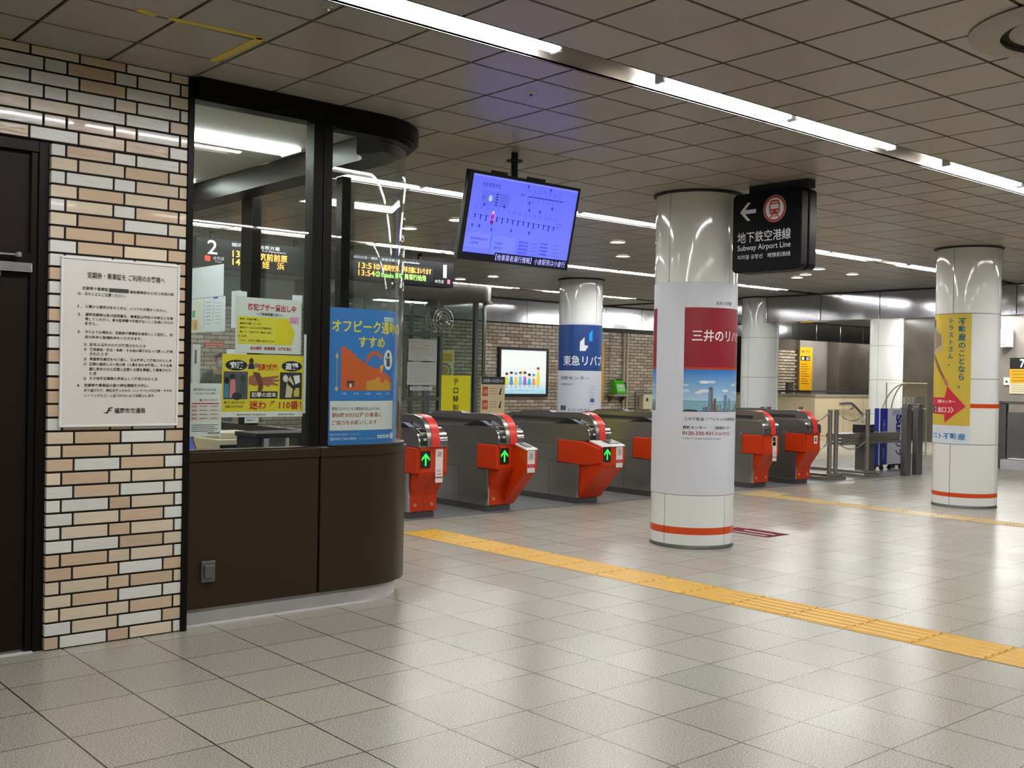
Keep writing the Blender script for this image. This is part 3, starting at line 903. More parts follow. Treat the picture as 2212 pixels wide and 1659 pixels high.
# --- hanging information screen
tl = radians(12.5)
tv = thing('information_screen', (4.87, 5.62, CZ), 'tilted blue screen with a line map hanging from the ceiling by a black pole', 'screen')
def tvf(u, v, d):                                     # u along +X from the left edge, v down from the top edge
    return (4.36 - 4.87 + u, (5.53 - 5.62) - v * -sin(tl) * 1.0 - d * cos(tl), (2.762 - CZ) - v * cos(tl) - d * sin(tl))
def tvbox(b, u0, v0, d0, u1, v1, d1):
    k = len(b.v); b.box(u0, v0, d0, u1, v1, d1)
    b.v[k:] = [tvf(*p) for p in b.v[k:]]
    return b
tvbox(MB().mat('black'), 0, 0, -.045, 1.02, .598, 0).build('case', tv, bevel=.004)
tvbox(tvbox(MB().mat('black_matte'), .20, -.018, -.03, .33, .03, -.012), .52, -.018, -.03, .68, .03, -.012).build('bracket', tv)
tvbox(MB().mat('black_matte'), .36, .12, -.11, .66, .40, -.045).build('back_plate', tv)
MB().mat('black_matte').tube([(0, .06, 0), (0, .06, -.30), (0, .085, -.36)], .024, 12).lathe((0, .06), [(.03, -.05), (.058, -.052), (.058, -.06), (.03, -.062)], 20).build('pole', tv, smooth=True)
s = Sheet(); SW, SH = .961, .540
BL = (0.135, 0.165, 0.95)
s.rect(0, 0, SW, SH, BL, 0)
s.rect(0, SH - .012, SW, SH, (.22, .25, .98), 1)
DK = (0.012, 0.018, 0.16); MD = (.07, .09, .62)
s.text('ちかまるナビ', .09, SH - .075, .032, DK, .155, bold=.006)
s.rect(.085, SH - .20, .335, SH - .10, (.12, .145, .82), 1)
s.text('3分', .10, SH - .165, .034, DK, .024).ell(.17, SH - .148, .016, .022, (.4, .55, 1), 2)
for k in range(5): s.line((.215, SH - .115 - .018 * k), (.235, SH - .115 - .018 * k), .008, DK).line((.245, SH - .115 - .018 * k), (.32, SH - .118 - .018 * k), .004, MD)
for k in range(16):
    x = .06 + .048 * k; y = SH - .265 - .001 * k
    s.line((x, y), (x + .045, y), .004, MD).rect(x - .004, y - .024 - .006 * (k % 3), x + .004, y + .006, DK, 2)
    s.ring(x, y + .052, .008, .011, MD, 1, 12)
for k in range(7):
    x = .505 + .048 * k; y = SH - .095
    s.line((x, y), (x + .04, y), .006, DK).line((x - .006, y - .036), (x - .006, y + .012), .004, MD).ring(x, y + .04, .007, .010, MD, 1, 12)
s.rect(.475, SH - .235, .485, SH - .10, (.16, .2, 1.0), 1)
for x, y in ((.115, .20), (.29, .195), (.10, .345), (.21, .36), (.385, .35), (.55, .35), (.51, .145), (.52, .195), (.62, .195), (.73, .16), (.69, .035), (.48, .035), (.04, .345)):
    s.text('駅', x, SH - y - .008, .024, DK, .018, bold=.02)
s.ell(.212, SH - .240, .010, .014, (.5, .5, 1), 2).ell(.212, SH - .265, .010, .016, (.42, .03, .22), 3).ell(.21, SH - .303, .012, .018, (.16, .01, .1), 3).ring(.212, SH - .268, .02, .024, (.75, .15, .6), 3)
s.text('福岡空港', .80, SH - .268, .020, MD, .06).text('貝塚', .43, SH - .10, .02, DK, .035)
s.rect(.005, .055, .225, .155, (.155, .19, .99), 1).rect(.235, .03, .45, .15, (.15, .185, .97), 1).rect(.225, .05, .233, .15, (.02, .16, .85), 2)
for k, tx in enumerate(('筑前前原 姪浜行', '各駅停車')): s.text(tx, .05, .105 - .03 * k, .018, DK, .15 - .08 * k)
for k, tx in enumerate(('七隈線', '運行中')): s.text(tx, .26, .09 - .032 * k, .018, DK, .07)
for k in range(4):
    s.text('福岡空港方面', .48, .118 - .025 * k, .016, DK, .085).text('平常運転', .68, .125 - .025 * k, .015, DK, .075)
    s.line((.60, .122 - .025 * k), (.65, .122 - .025 * k), .004, MD).line((.80, .13 - .025 * k), (.86, .13 - .025 * k), .004, MD)
    s.line((.47, .11 - .025 * k), (.92, .105 - .025 * k), .0012, MD)
s.rect(0, -.025, .30, .018, (.004, .004, .012), 2).rect(.28, -.025, SW, .035, (.004, .006, .03), 2)
s.text('【他事業者運行情報】小倉駅発は小倉行', .29, -.018, .044, (.42, .40, .85), .66, bold=.004, lv=3)
s.build('display', lambda u, v, d: tvf(.035 + u, .021 + SH - v, d), 'screen', tv)

# --- platform boards over the paid area
def board(x0, x1, label, paint):
    t = thing('platform_board', (x0, 11.2, 2.55), label, 'sign')
    w = x1 - x0
    MB().mat('sign_black').box(0, 0, 0, w, .22, .325).build('case', t, bevel=.004)
    MB().mat('black_matte').box(w * .12, .09, .325, w * .12 + .04, .13, .4145).box(w * .72, .09, .325, w * .72 + .04, .13, .4145).build('hanger', t)
    s = Sheet(); paint(s, w); s.build('lettering', lambda u, v, d: (u, -d, v), parent=t)
    l = Sheet(); return t, l
AM = (1.0, 0.36, 0.06); GN = (.28, .9, .12)
def p2(s, w):
    s.text('2', .13, .145, .155, 'e2e4e6', .115, bold=.004, res=3)
    s.rect(.10, .065, .165, .125, 'c83a2c', 1)
    s.text('のりば', .20, .085, .04, 'd6d8da', .13).text('Track', .22, .055, .022, 'c0c2c4', .08)
    s.text('姪浜・筑前前原方面', .42, .255, .042, 'b4b8bc', .60).text('For Meinohama', .80, .225, .022, 'a0a4a8', .3)
t, l = board(5.0, 6.76, 'platform board numbered two with amber train times, seen through the booth windows', p2)
l.text('13:51', .43, .135, .075, AM, .22, bold=.008).text('14:01', .43, .045, .075, AM, .22, bold=.008)
l.text('筑前前原', .76, .125, .085, AM, .36, bold=.008).text('姪　浜', .80, .035, .085, AM, .28, bold=.008)
l.build('led_text', lambda u, v, d: (u, -d, v), 'led', t)
def p1(s, w):
    s.rect(.10, .045, 1.42, .235, '050506', 0)
    s.text('1', w - .17, .120, .17, 'e2e4e6', .055, bold=.012, res=3)
    s.text('のりば', w - .30, .045, .045, 'd6d8da', .14).rect(w - .10, .045, w - .055, .10, 'c86a72', 1)
    s.text('福岡空港・博多・貝塚方面 For Fukuokakuko', .2, .262, .035, 'a4a8ac', 1.0)
t, l = board(6.82, 8.575, 'platform board numbered one with amber and green train times', p1)
l.text('13:51', .28, .145, .072, AM, .24, bold=.008).text('13:54', .28, .055, .072, AM, .24, bold=.008)
l.ring(.565, .18, .026, .034, AM, 2, 16).text('1', .558, .163, .034, AM, .013).ring(.565, .09, .026, .034, GN, 2, 16).text('2', .555, .073, .034, GN, .02)
l.text('福岡空港', .64, .142, .075, AM, .24, bold=.006).text('博多方面にまいります', .93, .142, .078, AM, .46, bold=.006)
l.text('Kaizuka 貝塚', .62, .052, .075, GN, .32, bold=.004).text('貝塚行始発', .97, .052, .075, GN, .34, bold=.006)
l.build('led_text', lambda u, v, d: (u, -d, v), 'led', t)

# --- rules notice on the brick wall
nt = thing('rules_notice', (1.73, 5.45, 1.104), 'white framed rules notice in Japanese mounted on the brick wall', 'notice board')
MB().mat('white').box(0, -.016, 0, .609, -.001, .012).box(0, -.016, .838, .609, -.001, .85).box(0, -.016, .012, .012, -.001, .838).box(.597, -.016, .012, .609, -.001, .838).build('frame', nt, bevel=.003)
s = Sheet(); K = '1c1b1b'
def tl_(tx, x, y, h, w): s.text(tx, x, y, h, K, w, bold=.012)
tl_('定期券・乗車証を ご利用のお客様へ', .115, .735, .032, .40)
tl_('定期券や乗車証', .09, .675, .018, .13); s.rect(.224, .672, .325, .692, '3a3a3a', 1); tl_('福祉乗車証など)をご利用の際', .33, .67, .018, .235)
tl_('は、次のことにご注意ください。', .07, .648, .017, .24)
L = [('1.', '係員から請求があるときは、いつでもお見せください。', .585, .42), ('2.', '通学定期券は身分証明書を、乗車証は所定の手帳などを携', .545, .455), ('', '帯してください。身分証明書や手帳がないとご利用いただけ', .522, .455), ('', 'ません。', .500, .06),
     ('3.', '次のような場合は、定期券や乗車証を無効として回収し、所', .458, .455), ('', '定の料金と割増料金をいただきます。', .432, .29)]
for n, tx, y, w in L:
    if n: tl_(n, .07, y, .014, .018)
    tl_(tx, .107, y, .0165, w)
for n, tx, y, w in [('①', '記名人以外のかたが使用されたとき', .395, .285), ('②', '使用資格・氏名・年齢・その他の事項を偽って購入し使用', .370, .43), ('', 'されたとき', .348, .09), ('③', '券面表示事項をぬり消し、又は改変して使用されたとき', .322, .425), ('④', '区間の連続しない他の券（人員をあわせ使用し、その各券', .297, .43), ('', '面に表示された区間と区間との間を乗越して乗車された', .272, .425), ('', 'とき', .250, .035), ('⑤', 'その他不正乗車の手段として使用されたとき', .225, .35)]:
    if n: tl_(n, .103, y, .014, .014)
    tl_(tx, .132, y, .0165, w)
tl_('4.', .07, .19, .014, .018)
tl_('定期券や乗車証の裏の磁気情報を大切に。', .107, .19, .0165, .33)
tl_('折り曲げたり、磁石を使ったもの（ハンドバッグの口金・マグネ', .107, .164, .0165, .455)
tl_('ットリングなど）に近づけないようお願いします。', .107, .138, .0165, .365)
tl_('福岡市交通局', .26, .055, .028, .16)
s.poly([(.205, .058), (.222, .062), (.232, .085), (.252, .087), (.25, .081), (.238, .079), (.236, .072), (.247, .073), (.246, .068), (.234, .067), (.225, .055)], K, 2)
s.build('printed_face', lambda u, v, d: (.0125 + u, -.0105 - d, .0125 + v), parent=nt, back=(.584, .825, 'd2cec8'), thick=.004)
#@@
# ================================================================ PAPERS ON THE BOOTH GLASS
WY = 5.492
def poster(name, x0, z0, w, h, col, paint, label, cat='poster', fn=None, nx=1, mat='print'):
    s = Sheet(); paint(s)
    o = s.build(name, fn or face_y(x0, WY, z0), mat, back=(w, h, col), thick=.0012, nx=nx)
    return tag(o, label, cat)

def alarm(s):
    s.rect(.012, .05, .34, .205, 'd8cf3a', 1)
    s.text('防犯ブザー貸出し中', .075, .240, .040, 'b41e46', .30, bold=.02, lv=3)
    s.text('～ご利用希望の方へ～', .125, .212, .018, '222222', .17, bold=.02)
    for k, tx in enumerate(('最近、夜道が暗い。', '家族が心配している。', '帰宅が一人のときの不安解消に', '駅にて、防犯ブザー貸出し致し', 'ています。', 'どうぞ、ご気軽にお問い合わせください')):
        s.text(tx, .025 if k != 4 else .012, .183 - .024 * k, .013, '26220c', (.12, .13, .20, .20, .06, .22)[k], bold=.02)
    s.poly([(.245, .05), (.35, .05), (.37, .12), (.33, .20), (.25, .19)], 'd8c91e', 1)
    s.rect(.335, .175, .395, .215, 'd8a6c4', 2).text('まずは', .342, .197, .012, '9a3a78', .04, lv=3).text('駅係員へ', .342, .181, .012, '9a3a78', .045, lv=3)
    s.text('貸出場所：駅事務室・お客様窓口', .09, .018, .02, 'a8283a', .26, bold=.02)
def tabs(s): pass
poster('alarm_loan_poster', 2.688, 1.502, .412, .312, 'cfd6ce', alarm, 'pale poster with red Japanese headline and yellow panel inside the flat booth window')
def crime(s):
    s.rect(0, 0, .505, .03, 'd9dad4', 1).rect(0, .03, .505, .352, 'd6c62e', 0)
    for cx, tx in ((.085, '痴漢'), (.43, '盗撮')):
        s.ell(cx, .29, .066, .030, '15151a', 2).text(tx, cx, .270, .040, 'f0f0f0', .085, 'c', bold=.03, lv=4)
    s.text('性暴力根絶！', .215, .262, .040, 'b83020', .125, bold=.03, lv=3)
    s.ell(.175, .315, .014, .016, '3a2a24', 2).poly([(.155, .27), (.195, .27), (.19, .30), (.16, .30)], '1d2340', 2).ell(.205, .29, .013, .014, '8a7a5a', 2)
    s.rect(.01, .10, .155, .255, '50535a', 1).rect(.355, .10, .497, .255, '2e3034', 1)
    # left panel: crowd in a carriage
    s.poly([(.045, .11), (.05, .20), (.065, .225), (.08, .20), (.082, .11)], 'c87880', 2).ell(.062, .228, .018, .016, '2a2022', 3)
    s.ell(.125, .215, .018, .022, '23403c', 2).poly([(.105, .12), (.145, .12), (.14, .195), (.11, .195)], '3c4a50', 2)
    s.ell(.028, .205, .014, .020, '141418', 2).poly([(.014, .11), (.04, .11), (.038, .185), (.016, .185)], '3c7fa0', 2).ell(.09, .118, .03, .022, '2c2e34', 3)
    # right panel: hands round a camera
    s.poly([(.39, .11), (.43, .11), (.445, .19), (.42, .235), (.40, .20)], 'c8b890', 2).poly([(.44, .235), (.48, .24), (.485, .20), (.455, .185)], 'e2e2dc', 2)
    s.rect(.445, .115, .48, .165, 'c6ad4a', 3).poly([(.40, .19), (.45, .15), (.455, .165), (.41, .21)], '1a1a1c', 4).ell(.39, .22, .016, .02, 'd8d4c8', 3)
    # middle: one hand gripping a wrist
    s.poly([(.16, .185), (.16, .225), (.20, .245), (.235, .225), (.30, .23), (.345, .235), (.346, .225), (.305, .212), (.35, .212), (.349, .202), (.305, .198), (.345, .186), (.342, .177), (.30, .183), (.285, .172), (.235, .185), (.20, .175)], '9a5f44', 2)
    s.poly([(.185, .255), (.225, .25), (.245, .21), (.25, .165), (.235, .135), (.215, .135), (.22, .175), (.205, .215)], '6a3f2e', 3)
    s.rect(.17, .105, .34, .145, '16130f', 2).text('犯罪の結末', .255, .112, .028, 'e9e4d8', .155, 'c', bold=.02, lv=4)
    s.text('迷わず 110番！', .165, .042, .050, 'b4241c', .33, bold=.02, lv=3)
    s.text('痴漢にあわれた方', .013, .075, .015, '3a2a1a', .125, bold=.01).text('目撃された方は', .022, .052, .015, '3a2a1a', .105, bold=.01)
    s.text('福岡県警察 鉄道警察隊　　　　福岡市交通局', .09, .008, .010, '60605a', .36)
poster('crime_prevention_poster', 2.612, 1.142, .505, .352, 'd6c62e', crime, 'yellow crime prevention poster with gripping hands and the number 110 inside the flat window')
def leaflet(s):
    s.text('車内持ち込み品', .03, .248, .014, '4c5664', .13).text('についてのお願い', .045, .228, .012, '4c5664', .12)
    s.text('×', .065, .190, .015, 'a03038', .016, bold=.02).text('持ち込み禁止品', .088, .193, .011, 'a05058', .08)
    s.rect(.02, .176, .18, .182, 'b03a44', 1)
    for k in range(4):
        y = .155 - .022 * k
        s.rect(.018, y, .185, y + .018, 'd8c4bc' if k % 2 else 'd2ccc2', 1).rect(.022, y + .004, .05, y + .013, 'b87a72', 2)
        s.line((.065, y + .009), (.11, y + .009), .004, '7a7670', 2).line((.13, y + .009), (.17, y + .009), .004, '8a8278', 2)
    for k in range(4): s.line((.022, .062 - .011 * k), (.175 - .02 * (k % 2), .062 - .011 * k), .004, '6e706c')
    s.text('福岡市交通局', .115, .012, .010, '2c2c2c', .07, bold=.01)
poster('luggage_rules_sheet', 2.418, 1.040, .194, .289, 'd6d8d2', leaflet, 'white sheet with a red bar in the lower left corner of the flat booth window', 'paper')
o = MB().mat('paper').box(3.118, WY - .003, 1.16, 3.134, WY - .001, 1.62).build('paper_strip'); tag(o, 'thin blank paper strip taped right of the two window posters', 'paper')
o = MB().mat('paper').box(2.69, WY + .002, 1.815, 2.755, WY + .004, 1.845).build('paper_tab'); tag(o, 'small pale paper tab sticking up above the alarm poster', 'paper')
o = MB().mat('paper').box(3.04, WY + .002, 1.80, 3.105, WY + .004, 1.845).build('paper_tab'); tag(o, 'small pale paper tab at the upper right corner of the alarm poster', 'paper')
o = MB().mat('paper').box(2.64, WY + .003, 1.47, 2.76, WY + .0045, 1.52).build('paper_tab'); tag(o, 'pale paper slip showing between the alarm poster and the yellow poster', 'paper')
def slip(s): s.text('相談窓口', .012, .012, .012, '5a5c60', .05)
poster('contact_slip', 2.752, 1.108, .085, .032, 'cfd1d0', slip, 'small white slip hanging under the yellow crime poster', 'paper')

# off-peak poster on the curved glass
def face_curve(z0, off=-.036, x0=3.283):
    Rr = BRD + off; ls = BC[0] - x0
    def fn(u, v, d):
        if u <= ls: return (x0 + u, 5.45 - off - d, z0 + v)
        a = radians(270) + (u - ls) / Rr
        return (BC[0] + (Rr + d) * cos(a), BC[1] + (Rr + d) * sin(a), z0 + v)
    return fn
def offpeak(s):
    Y_ = 'e6d43a'; O = 'cc5a22'
    s.rect(.40, .752, .50, .778, 'd4dfe6', 1, 4).text('福岡市地下鉄', .41, .758, .013, '25507c', .08, lv=2)
    s.text('オフピーク通勤の', .018, .672, .078, Y_, .57, bold=.02, res=3)
    s.text('すすめ', .205, .588, .064, Y_, .20, bold=.02, res=3)
    x = .085; hs = [.262, .245, .22, .19, .17, .15, .14, .135, .115, .10, .085]
    for k, h in enumerate(hs): s.rect(x + .036 * k, .325, x + .036 * k + .0362, .325 + h, O, 1)
    hs2 = [0, 0, 0, 0, 0, .075, .085, .10, .062, .085, .062]
    for k, h in enumerate(hs2):
        if h: s.rect(x + .036 * k, .325, x + .036 * k + .0362, .325 + h * .8, 'c8922c', 2)
    s.ring(.325, .50, .045, .066, O, 2, 20, 20, 180).poly([(.365, .475), (.405, .49), (.378, .425)], 'd89a2c', 3)
    s.ell(.445, .515, .045, .062, 'dfe6ea', 2, 30).ell(.445, .545, .013, .016, '3a332e', 3).poly([(.425, .475), (.465, .475), (.46, .525), (.43, .525)], '39434e', 3).line((.43, .51), (.415, .53), .008, '39434e', 3)
    s.line((.055, .33), (.055, .55), .008, '8a8a9a', 2).ell(.055, .335, .012, .014, 'b0a07a', 3).ell(.055, .53, .010, .014, 'c8a070', 3)
    s.line((.055, .55), (.055, .58), .004, 'b05a3a', 2)
    for k in range(3): s.ell(.135 + .018 * k, .375, .008, .010, '3a3030', 3).rect(.128 + .018 * k, .345, .141 + .018 * k, .365, 'd8d4cc' if k % 2 else '4a4040', 3)
    for k, tx in enumerate(('7:00', '7:30', '8:00', '8:30', '9:00')): s.text(tx, .09 + .085 * k, .300, .012, 'cfdbe8', .035)
    s.rect(.012, .085, .505, .262, 'd6d8d4', 1, 6)
    s.text('新型コロナウイルス感染拡大防止のために', .028, .205, .020, '5a4a46', .35, bold=.012)
    s.text('朝8時30分以降の乗車に', .028, .162, .030, 'a8552e', .365, bold=.014)
    s.text('ご協力をお願いします', .028, .118, .028, 'a8552e', .32, bold=.014)
    s.text('福岡市交通局 お客様サービスセンター', .012, .055, .012, 'bcd2e6', .22)
    s.text('☎092-734-7800', .012, .025, .020, 'd6e2ee', .19, bold=.01)
    s.text('平日 8:00～20:00 土日祝 9:00～17:00', .22, .028, .009, 'bcd2e6', .12)
    s.rect(.355, .032, .465, .052, 'd0dbe4', 1, 2).text('地下鉄 検索', .362, .036, .011, '2a5a8a', .09).ell(.495, .043, .02, .02, 'd0dbe4', 1)
poster('offpeak_commuting_poster', 0, 0, .56, .82, '2f76bd', offpeak, 'blue commuting poster with yellow headline and orange bars on the curved booth glass', fn=face_curve(.970), nx=30)

# papers hung on the inside of the far booth window
def hung(name, x, y0, y1, z0, z1, paint, label):
    s = Sheet(); paint(s)
    o = s.build(name, face_x(x, y0, z0), back=(y0 - y1, z1 - z0, 'd2dadd'), thick=.0012)
    return tag(o, label, 'paper')
hung('hung_paper', 3.93, 8.88, 8.26, 2.02, 2.285, lambda s: None, 'blank pale sheet hung highest on the far booth window')
def chart(s):
    s.rect(.0, .0, .22, .28, 'd9d8cc', 0).rect(.03, .13, .09, .19, '5aa884', 1).rect(.03, .02, .14, .11, 'd6b468', 1).rect(.08, .03, .12, .08, 'cf8a5a', 2)
    for k in range(7): s.line((.30, .25 - .03 * k), (.40, .25 - .03 * k), .006, '9aa0a4').line((.48, .24 - .028 * k), (.60, .24 - .028 * k), .005, 'a4a8ac')
    s.rect(.26, .04, .265, .28, '6a6e70', 1).rect(.44, .08, .445, .28, '7a7e80', 1).rect(.45, .275, .53, .292, '4a5a9a', 2)
hung('hung_paper', 3.92, 8.87, 8.20, 1.725, 2.015, chart, 'cluster sheet with coloured blocks hung below the blank sheet on the far window')
hung('hung_paper', 3.93, 8.11, 7.94, 1.75, 2.05, lambda s: [s.line((.03, .26 - .022 * k), (.14, .26 - .022 * k), .004, 'a8acb4') for k in range(10)], 'narrow white sheet hung beside the far window post')

# office fittings behind the window
t = thing('office_desk', (2.45, 7.0, 0), 'pale office desk seen low through the flat booth window', 'desk')
MB().mat('cream').box(0, 0, .70, 1.45, .7, .74).build('desktop', t, bevel=.004)
MB().mat('steel_dark').box(.05, .05, 0, .09, .65, .70).box(1.36, .05, 0, 1.40, .65, .70).box(.09, .60, .2, 1.36, .63, .70).build('frame', t)
t = thing('ticket_printer', (3.34, 7.08, .74), 'beige office machine on the desk inside the booth', 'printer')
MB().mat('cream').box(0, 0, 0, .36, .4, .17).box(.03, .04, .17, .33, .36, .215).build('body', t, bevel=.008)
MB().mat('black').box(.02, -.003, .10, .34, 0, .13).build('paper_slot', t)
t = thing('desk_screen', (2.78, 7.05, .74), 'blue lit desk screen tilted back inside the booth near the brick wall', 'monitor')
MB().mat('black').prism([(.0, .05), (.16, .22), (.175, .205), (.015, .035)], 'x', 0, .42).build('case', t)
MB().mat('blue').prism([(-.002, .055), (.155, .215), (.152, .219), (-.005, .059)], 'x', .02, .40).build('panel', t)
MB().mat('black_matte').box(.12, .05, 0, .30, .2, .012).box(.19, .1, .012, .23, .13, .12).build('stand', t)
t = thing('file_rack', (3.30, 6.4, .0), 'black office rack holding pale files behind the yellow crime poster', 'rack')
MB().mat('black_matte').box(0, 0, 0, .48, .3, .86).box(-.01, -.01, .96, .49, .31, .99).box(0, 0, .86, .02, .3, .96).box(.46, 0, .86, .48, .3, .96).build('body', t, bevel=.004)
MB().mat('white').box(.05, .0, .863, .085, .25, .955).build('binder', t); MB().mat('white').box(.21, .0, .863, .235, .25, .955).build('binder', t)

# ================================================================ TICKET GATES
def gate(x, variant, label):
    g = thing('ticket_gate', (x, 8.44, 0), label, 'ticket gate', 'red and steel ticket gates')
    Wd = .335; Lg = 1.42
    MB().mat('plinth_steel').box(.004, 0, 0, Wd - .004, Lg, .062).build('plinth', g, bevel=.004)
    lc = MB().mat('steel').box(0, .0, .062, Wd, Lg - .02, .44)
    lc.build('lower_cabinet', g, bevel=.004)
    MB().mat('chrome').box(-.002, -.037, .066, .012, .0, .44).build('edge_trim', g)
    up = [(-.192, .70), (-.192, .755), (-.184, .79), (-.165, .825), (-.13, .855), (-.08, .872), (.0, .877), (1.30, .852), (1.36, .835), (1.395, .79), (1.40, .44), (.14, .44), (.14, .70)]
    MB().mat('steel').prism(up, 'x', 0, Wd).build('upper_cabinet', g, smooth=True)
    MB().mat('chrome').prism([(p[0] - .003, p[1] + .001) for p in up[:7]] + [(.5, .869), (.5, .86), (.0, .868), (-.078, .863), (-.125, .847), (-.158, .818), (-.176, .785), (-.183, .755), (-.183, .70)], 'x', -.003, .012).build('edge_trim', g, smooth=True)
    # seams of the side panels
    MB().mat('joint').box(-.0012, .45, .064, .0, .455, .44).box(-.0012, .9, .064, 0, .905, .44).box(-.0012, .0, .438, .0, 1.39, .443).box(-.0012, .15, .645, .0, 1.39, .648).build('seam', g)
    fc = [(.14, .70), (-.188, .70), (-.190, .695), (-.190, .46), (-.175, .425), (-.065, .275), (-.04, .225), (-.036, .18), (-.036, .064), (-.004, .064), (-.004, .44), (.14, .44)]
    MB().mat('red').prism(fc, 'x', .016, Wd).build('front_cover', g, bevel=.006)
    sm = [(-.190, .69), (-.190, .46), (-.175, .425), (-.065, .275), (-.04, .225), (-.036, .18), (-.036, .066)]
    if variant != 'wide': MB().mat('joint').prism([(p[0] - .0015, p[1]) for p in sm] + [(p[0] + .004, p[1]) for p in sm[::-1]], 'x', .174, .1765).build('seam', g)
    fwd = .0
    if variant in ('pod', 'wide'):
        lo = .205 if variant == 'pod' else .0
        pod = [(-.189, .70), (-.375, .650), (-.385, .63), (-.385, .455), (-.36, .415), (-.06, .10), (-.037, .068), (-.037, .22), (-.067, .28), (-.176, .43), (-.189, .46)]
        MB().mat('red').prism(pod, 'x', lo + .004, Wd + .018).build('reader_pod', g, bevel=.006)
        MB().mat('white').prism([(-.15, .722), (-.385, .664), (-.392, .650), (-.385, .646), (-.19, .698), (-.15, .702)], 'x', lo, Wd + .022).build('pod_top', g, bevel=.003)
        MB().mat('acrylic' if False else 'steel_dark').prism([(-.23, .7055), (-.345, .677), (-.345, .680), (-.23, .7085)], 'x', lo + .03 + (.12 if variant == 'wide' else 0), Wd - .01).build('code_window', g)
        fwd = .195
    ck = [(.135, .695), (-.17, .695), (-.178, .687), (-.178, .455), (-.17, .447), (.135, .447)]
    if variant == 'wide': ck = [(.30, .695), (-.10, .695), (-.36, .635), (-.37, .62), (-.37, .47), (-.16, .435), (.05, .44), (.30, .447)]
    MB().mat('red').prism(ck, 'x', -.017, .02).build('side_cheek', g, bevel=.008)
    b0 = .30 if variant == 'wide' else .135
    MB().mat('steel').box(-.019, b0, .44, .0, b0 + .03, .705).build('cheek_bracket', g, bevel=.003)
    MB().mat('red').prism([(.135, .695), (-.17, .695), (-.178, .687), (-.178, .455), (-.17, .447), (.135, .447)], 'x', Wd - .02, Wd + .012).build('side_cheek', g, bevel=.008)
    # hump with the red stripe
    hp = [(-.205, .70), (-.205, .78), (-.192, .845), (-.165, .90), (-.12, .95), (-.06, .985), (.02, 1.002), (.10, 1.004), (1.22, .972), (1.30, .95), (1.345, .91), (1.36, .85), (1.0, .80), (.1, .80)]
    MB().mat('steel').prism(hp, 'x', .088, .232).build('hump', g, smooth=True)
    MB().mat('black_matte').box(.080, .05, .898, .0885, 1.20, .938).build('slot', g)
    MB().mat('steel_dark').prism([(.55, .99), (.60, 1.012), (1.05, 1.0), (1.12, .975)], 'x', .12, .21).build('top_cap', g)
    st = hp[:8]
    ov = [(p[0] - .004, p[1] + (.003 if i > 2 else 0)) for i, p in enumerate(st)]
    MB().mat('red_band').prism(ov + [(.10, .995), (.02, .992)] + [(p[0] + .01, p[1] - .008) for p in st[5:0:-1]] + [(-.196, .70)], 'x', .142, .236).build('red_band', g, smooth=True)
    # card reader on the left shoulder
    rd = [(-.1935, .715), (-.1935, .757), (-.1855, .792), (-.1665, .827), (-.131, .857), (-.085, .873)]
    if variant != 'exit':
        MB().mat('black').prism([(p[0] - .004, p[1] + .003) for p in rd] + [(p[0] + .012, p[1] - .006) for p in rd[::-1]], 'x', .016, .120).build('card_reader', g, smooth=True)
        q = MB().mat('cream')
        for x0, x1 in ((.028, .034), (.100, .106)): q.prism([(-.172, .833), (-.137, .862), (-.095, .8785), (-.095, .876), (-.136, .859), (-.170, .829)], 'x', x0, x1)
        q.prism([(-.173, .833), (-.166, .840), (-.163, .836), (-.170, .829)], 'x', .028, .106).prism([(-.104, .8765), (-.095, .8795), (-.095, .876), (-.104, .873)], 'x', .028, .106)
        q.build('card_target', g)
        MB().mat('white').box(.05, -.2005, .765, .062, -.195, .785).box(.068, -.2005, .765, .080, -.195, .785).build('card_symbol', g)
        MB().mat('black').prism([(-.04, .874), (.10, .925), (.16, .93), (.42, .868)], 'x', .004, .086).build('display_wedge', g)
        MB().mat('guide_glass').prism([(-.02, .8835), (.095, .9255), (.095, .9275), (-.02, .8855)], 'x', .012, .080).build('guide_display', g)
    # ridged right shoulder
    rg = MB().mat('chrome')
    rg.prism([(-.19, .70), (-.19, .755), (-.183, .79), (-.164, .826), (-.13, .857), (-.08, .874), (-.08, .884), (-.135, .866), (-.173, .833), (-.193, .795), (-.2, .755), (-.2, .70)], 'x', .238 if variant != 'exit' else .0, Wd)
    rg.build('shoulder', g, smooth=True)
    rb = MB().mat('black_matte')
    for z in (.772, .800): rb.box(.238 if variant != 'exit' else .0, -.205 + (z - .772) * .45, z, Wd, -.185, z + .007)
    rb.build('groove', g)
    # front displays and stickers
    if variant == 'exit':
        s = Sheet(); s.ell(.04, .055, .026, .026, '1c1a24', 1, 24).rect(.02, .05, .06, .06, 'e6e0da', 2)
        s.build('no_entry_sticker', lambda u, v, d: (.185 + u, -.191 - d, .555 + v), parent=g, back=(.08, .11, 'e8e2dc'), thick=.001)
    else:
        dx = .0 if variant == 'wide' else 0
        yf = -.191 - (fwd if variant == 'wide' else 0)
        zz = .485 if variant == 'wide' else .50
        MB().mat('black').box(.022, yf - .004, zz, .135, yf + .003, zz + .165).build('arrow_display', g)
        a = Sheet(); cx, cz = .0785, zz + .082; w = .009
        a.poly([(cx - .009, cz - .058), (cx + .009, cz - .058), (cx + .009, cz + .03), (cx - .009, cz + .03)], '00ff00', 1)
        a.poly([(cx, cz + .062), (cx - .047, cz + .012), (cx - .047, cz - .012), (cx, cz + .035)], '00ff00', 1).poly([(cx, cz + .062), (cx, cz + .035), (cx + .047, cz - .012), (cx + .047, cz + .012)], '00ff00', 1)
        a.build('green_arrow', lambda u, v, d: (u, yf - .004 - d, v), 'green_led', g)
    s = Sheet()
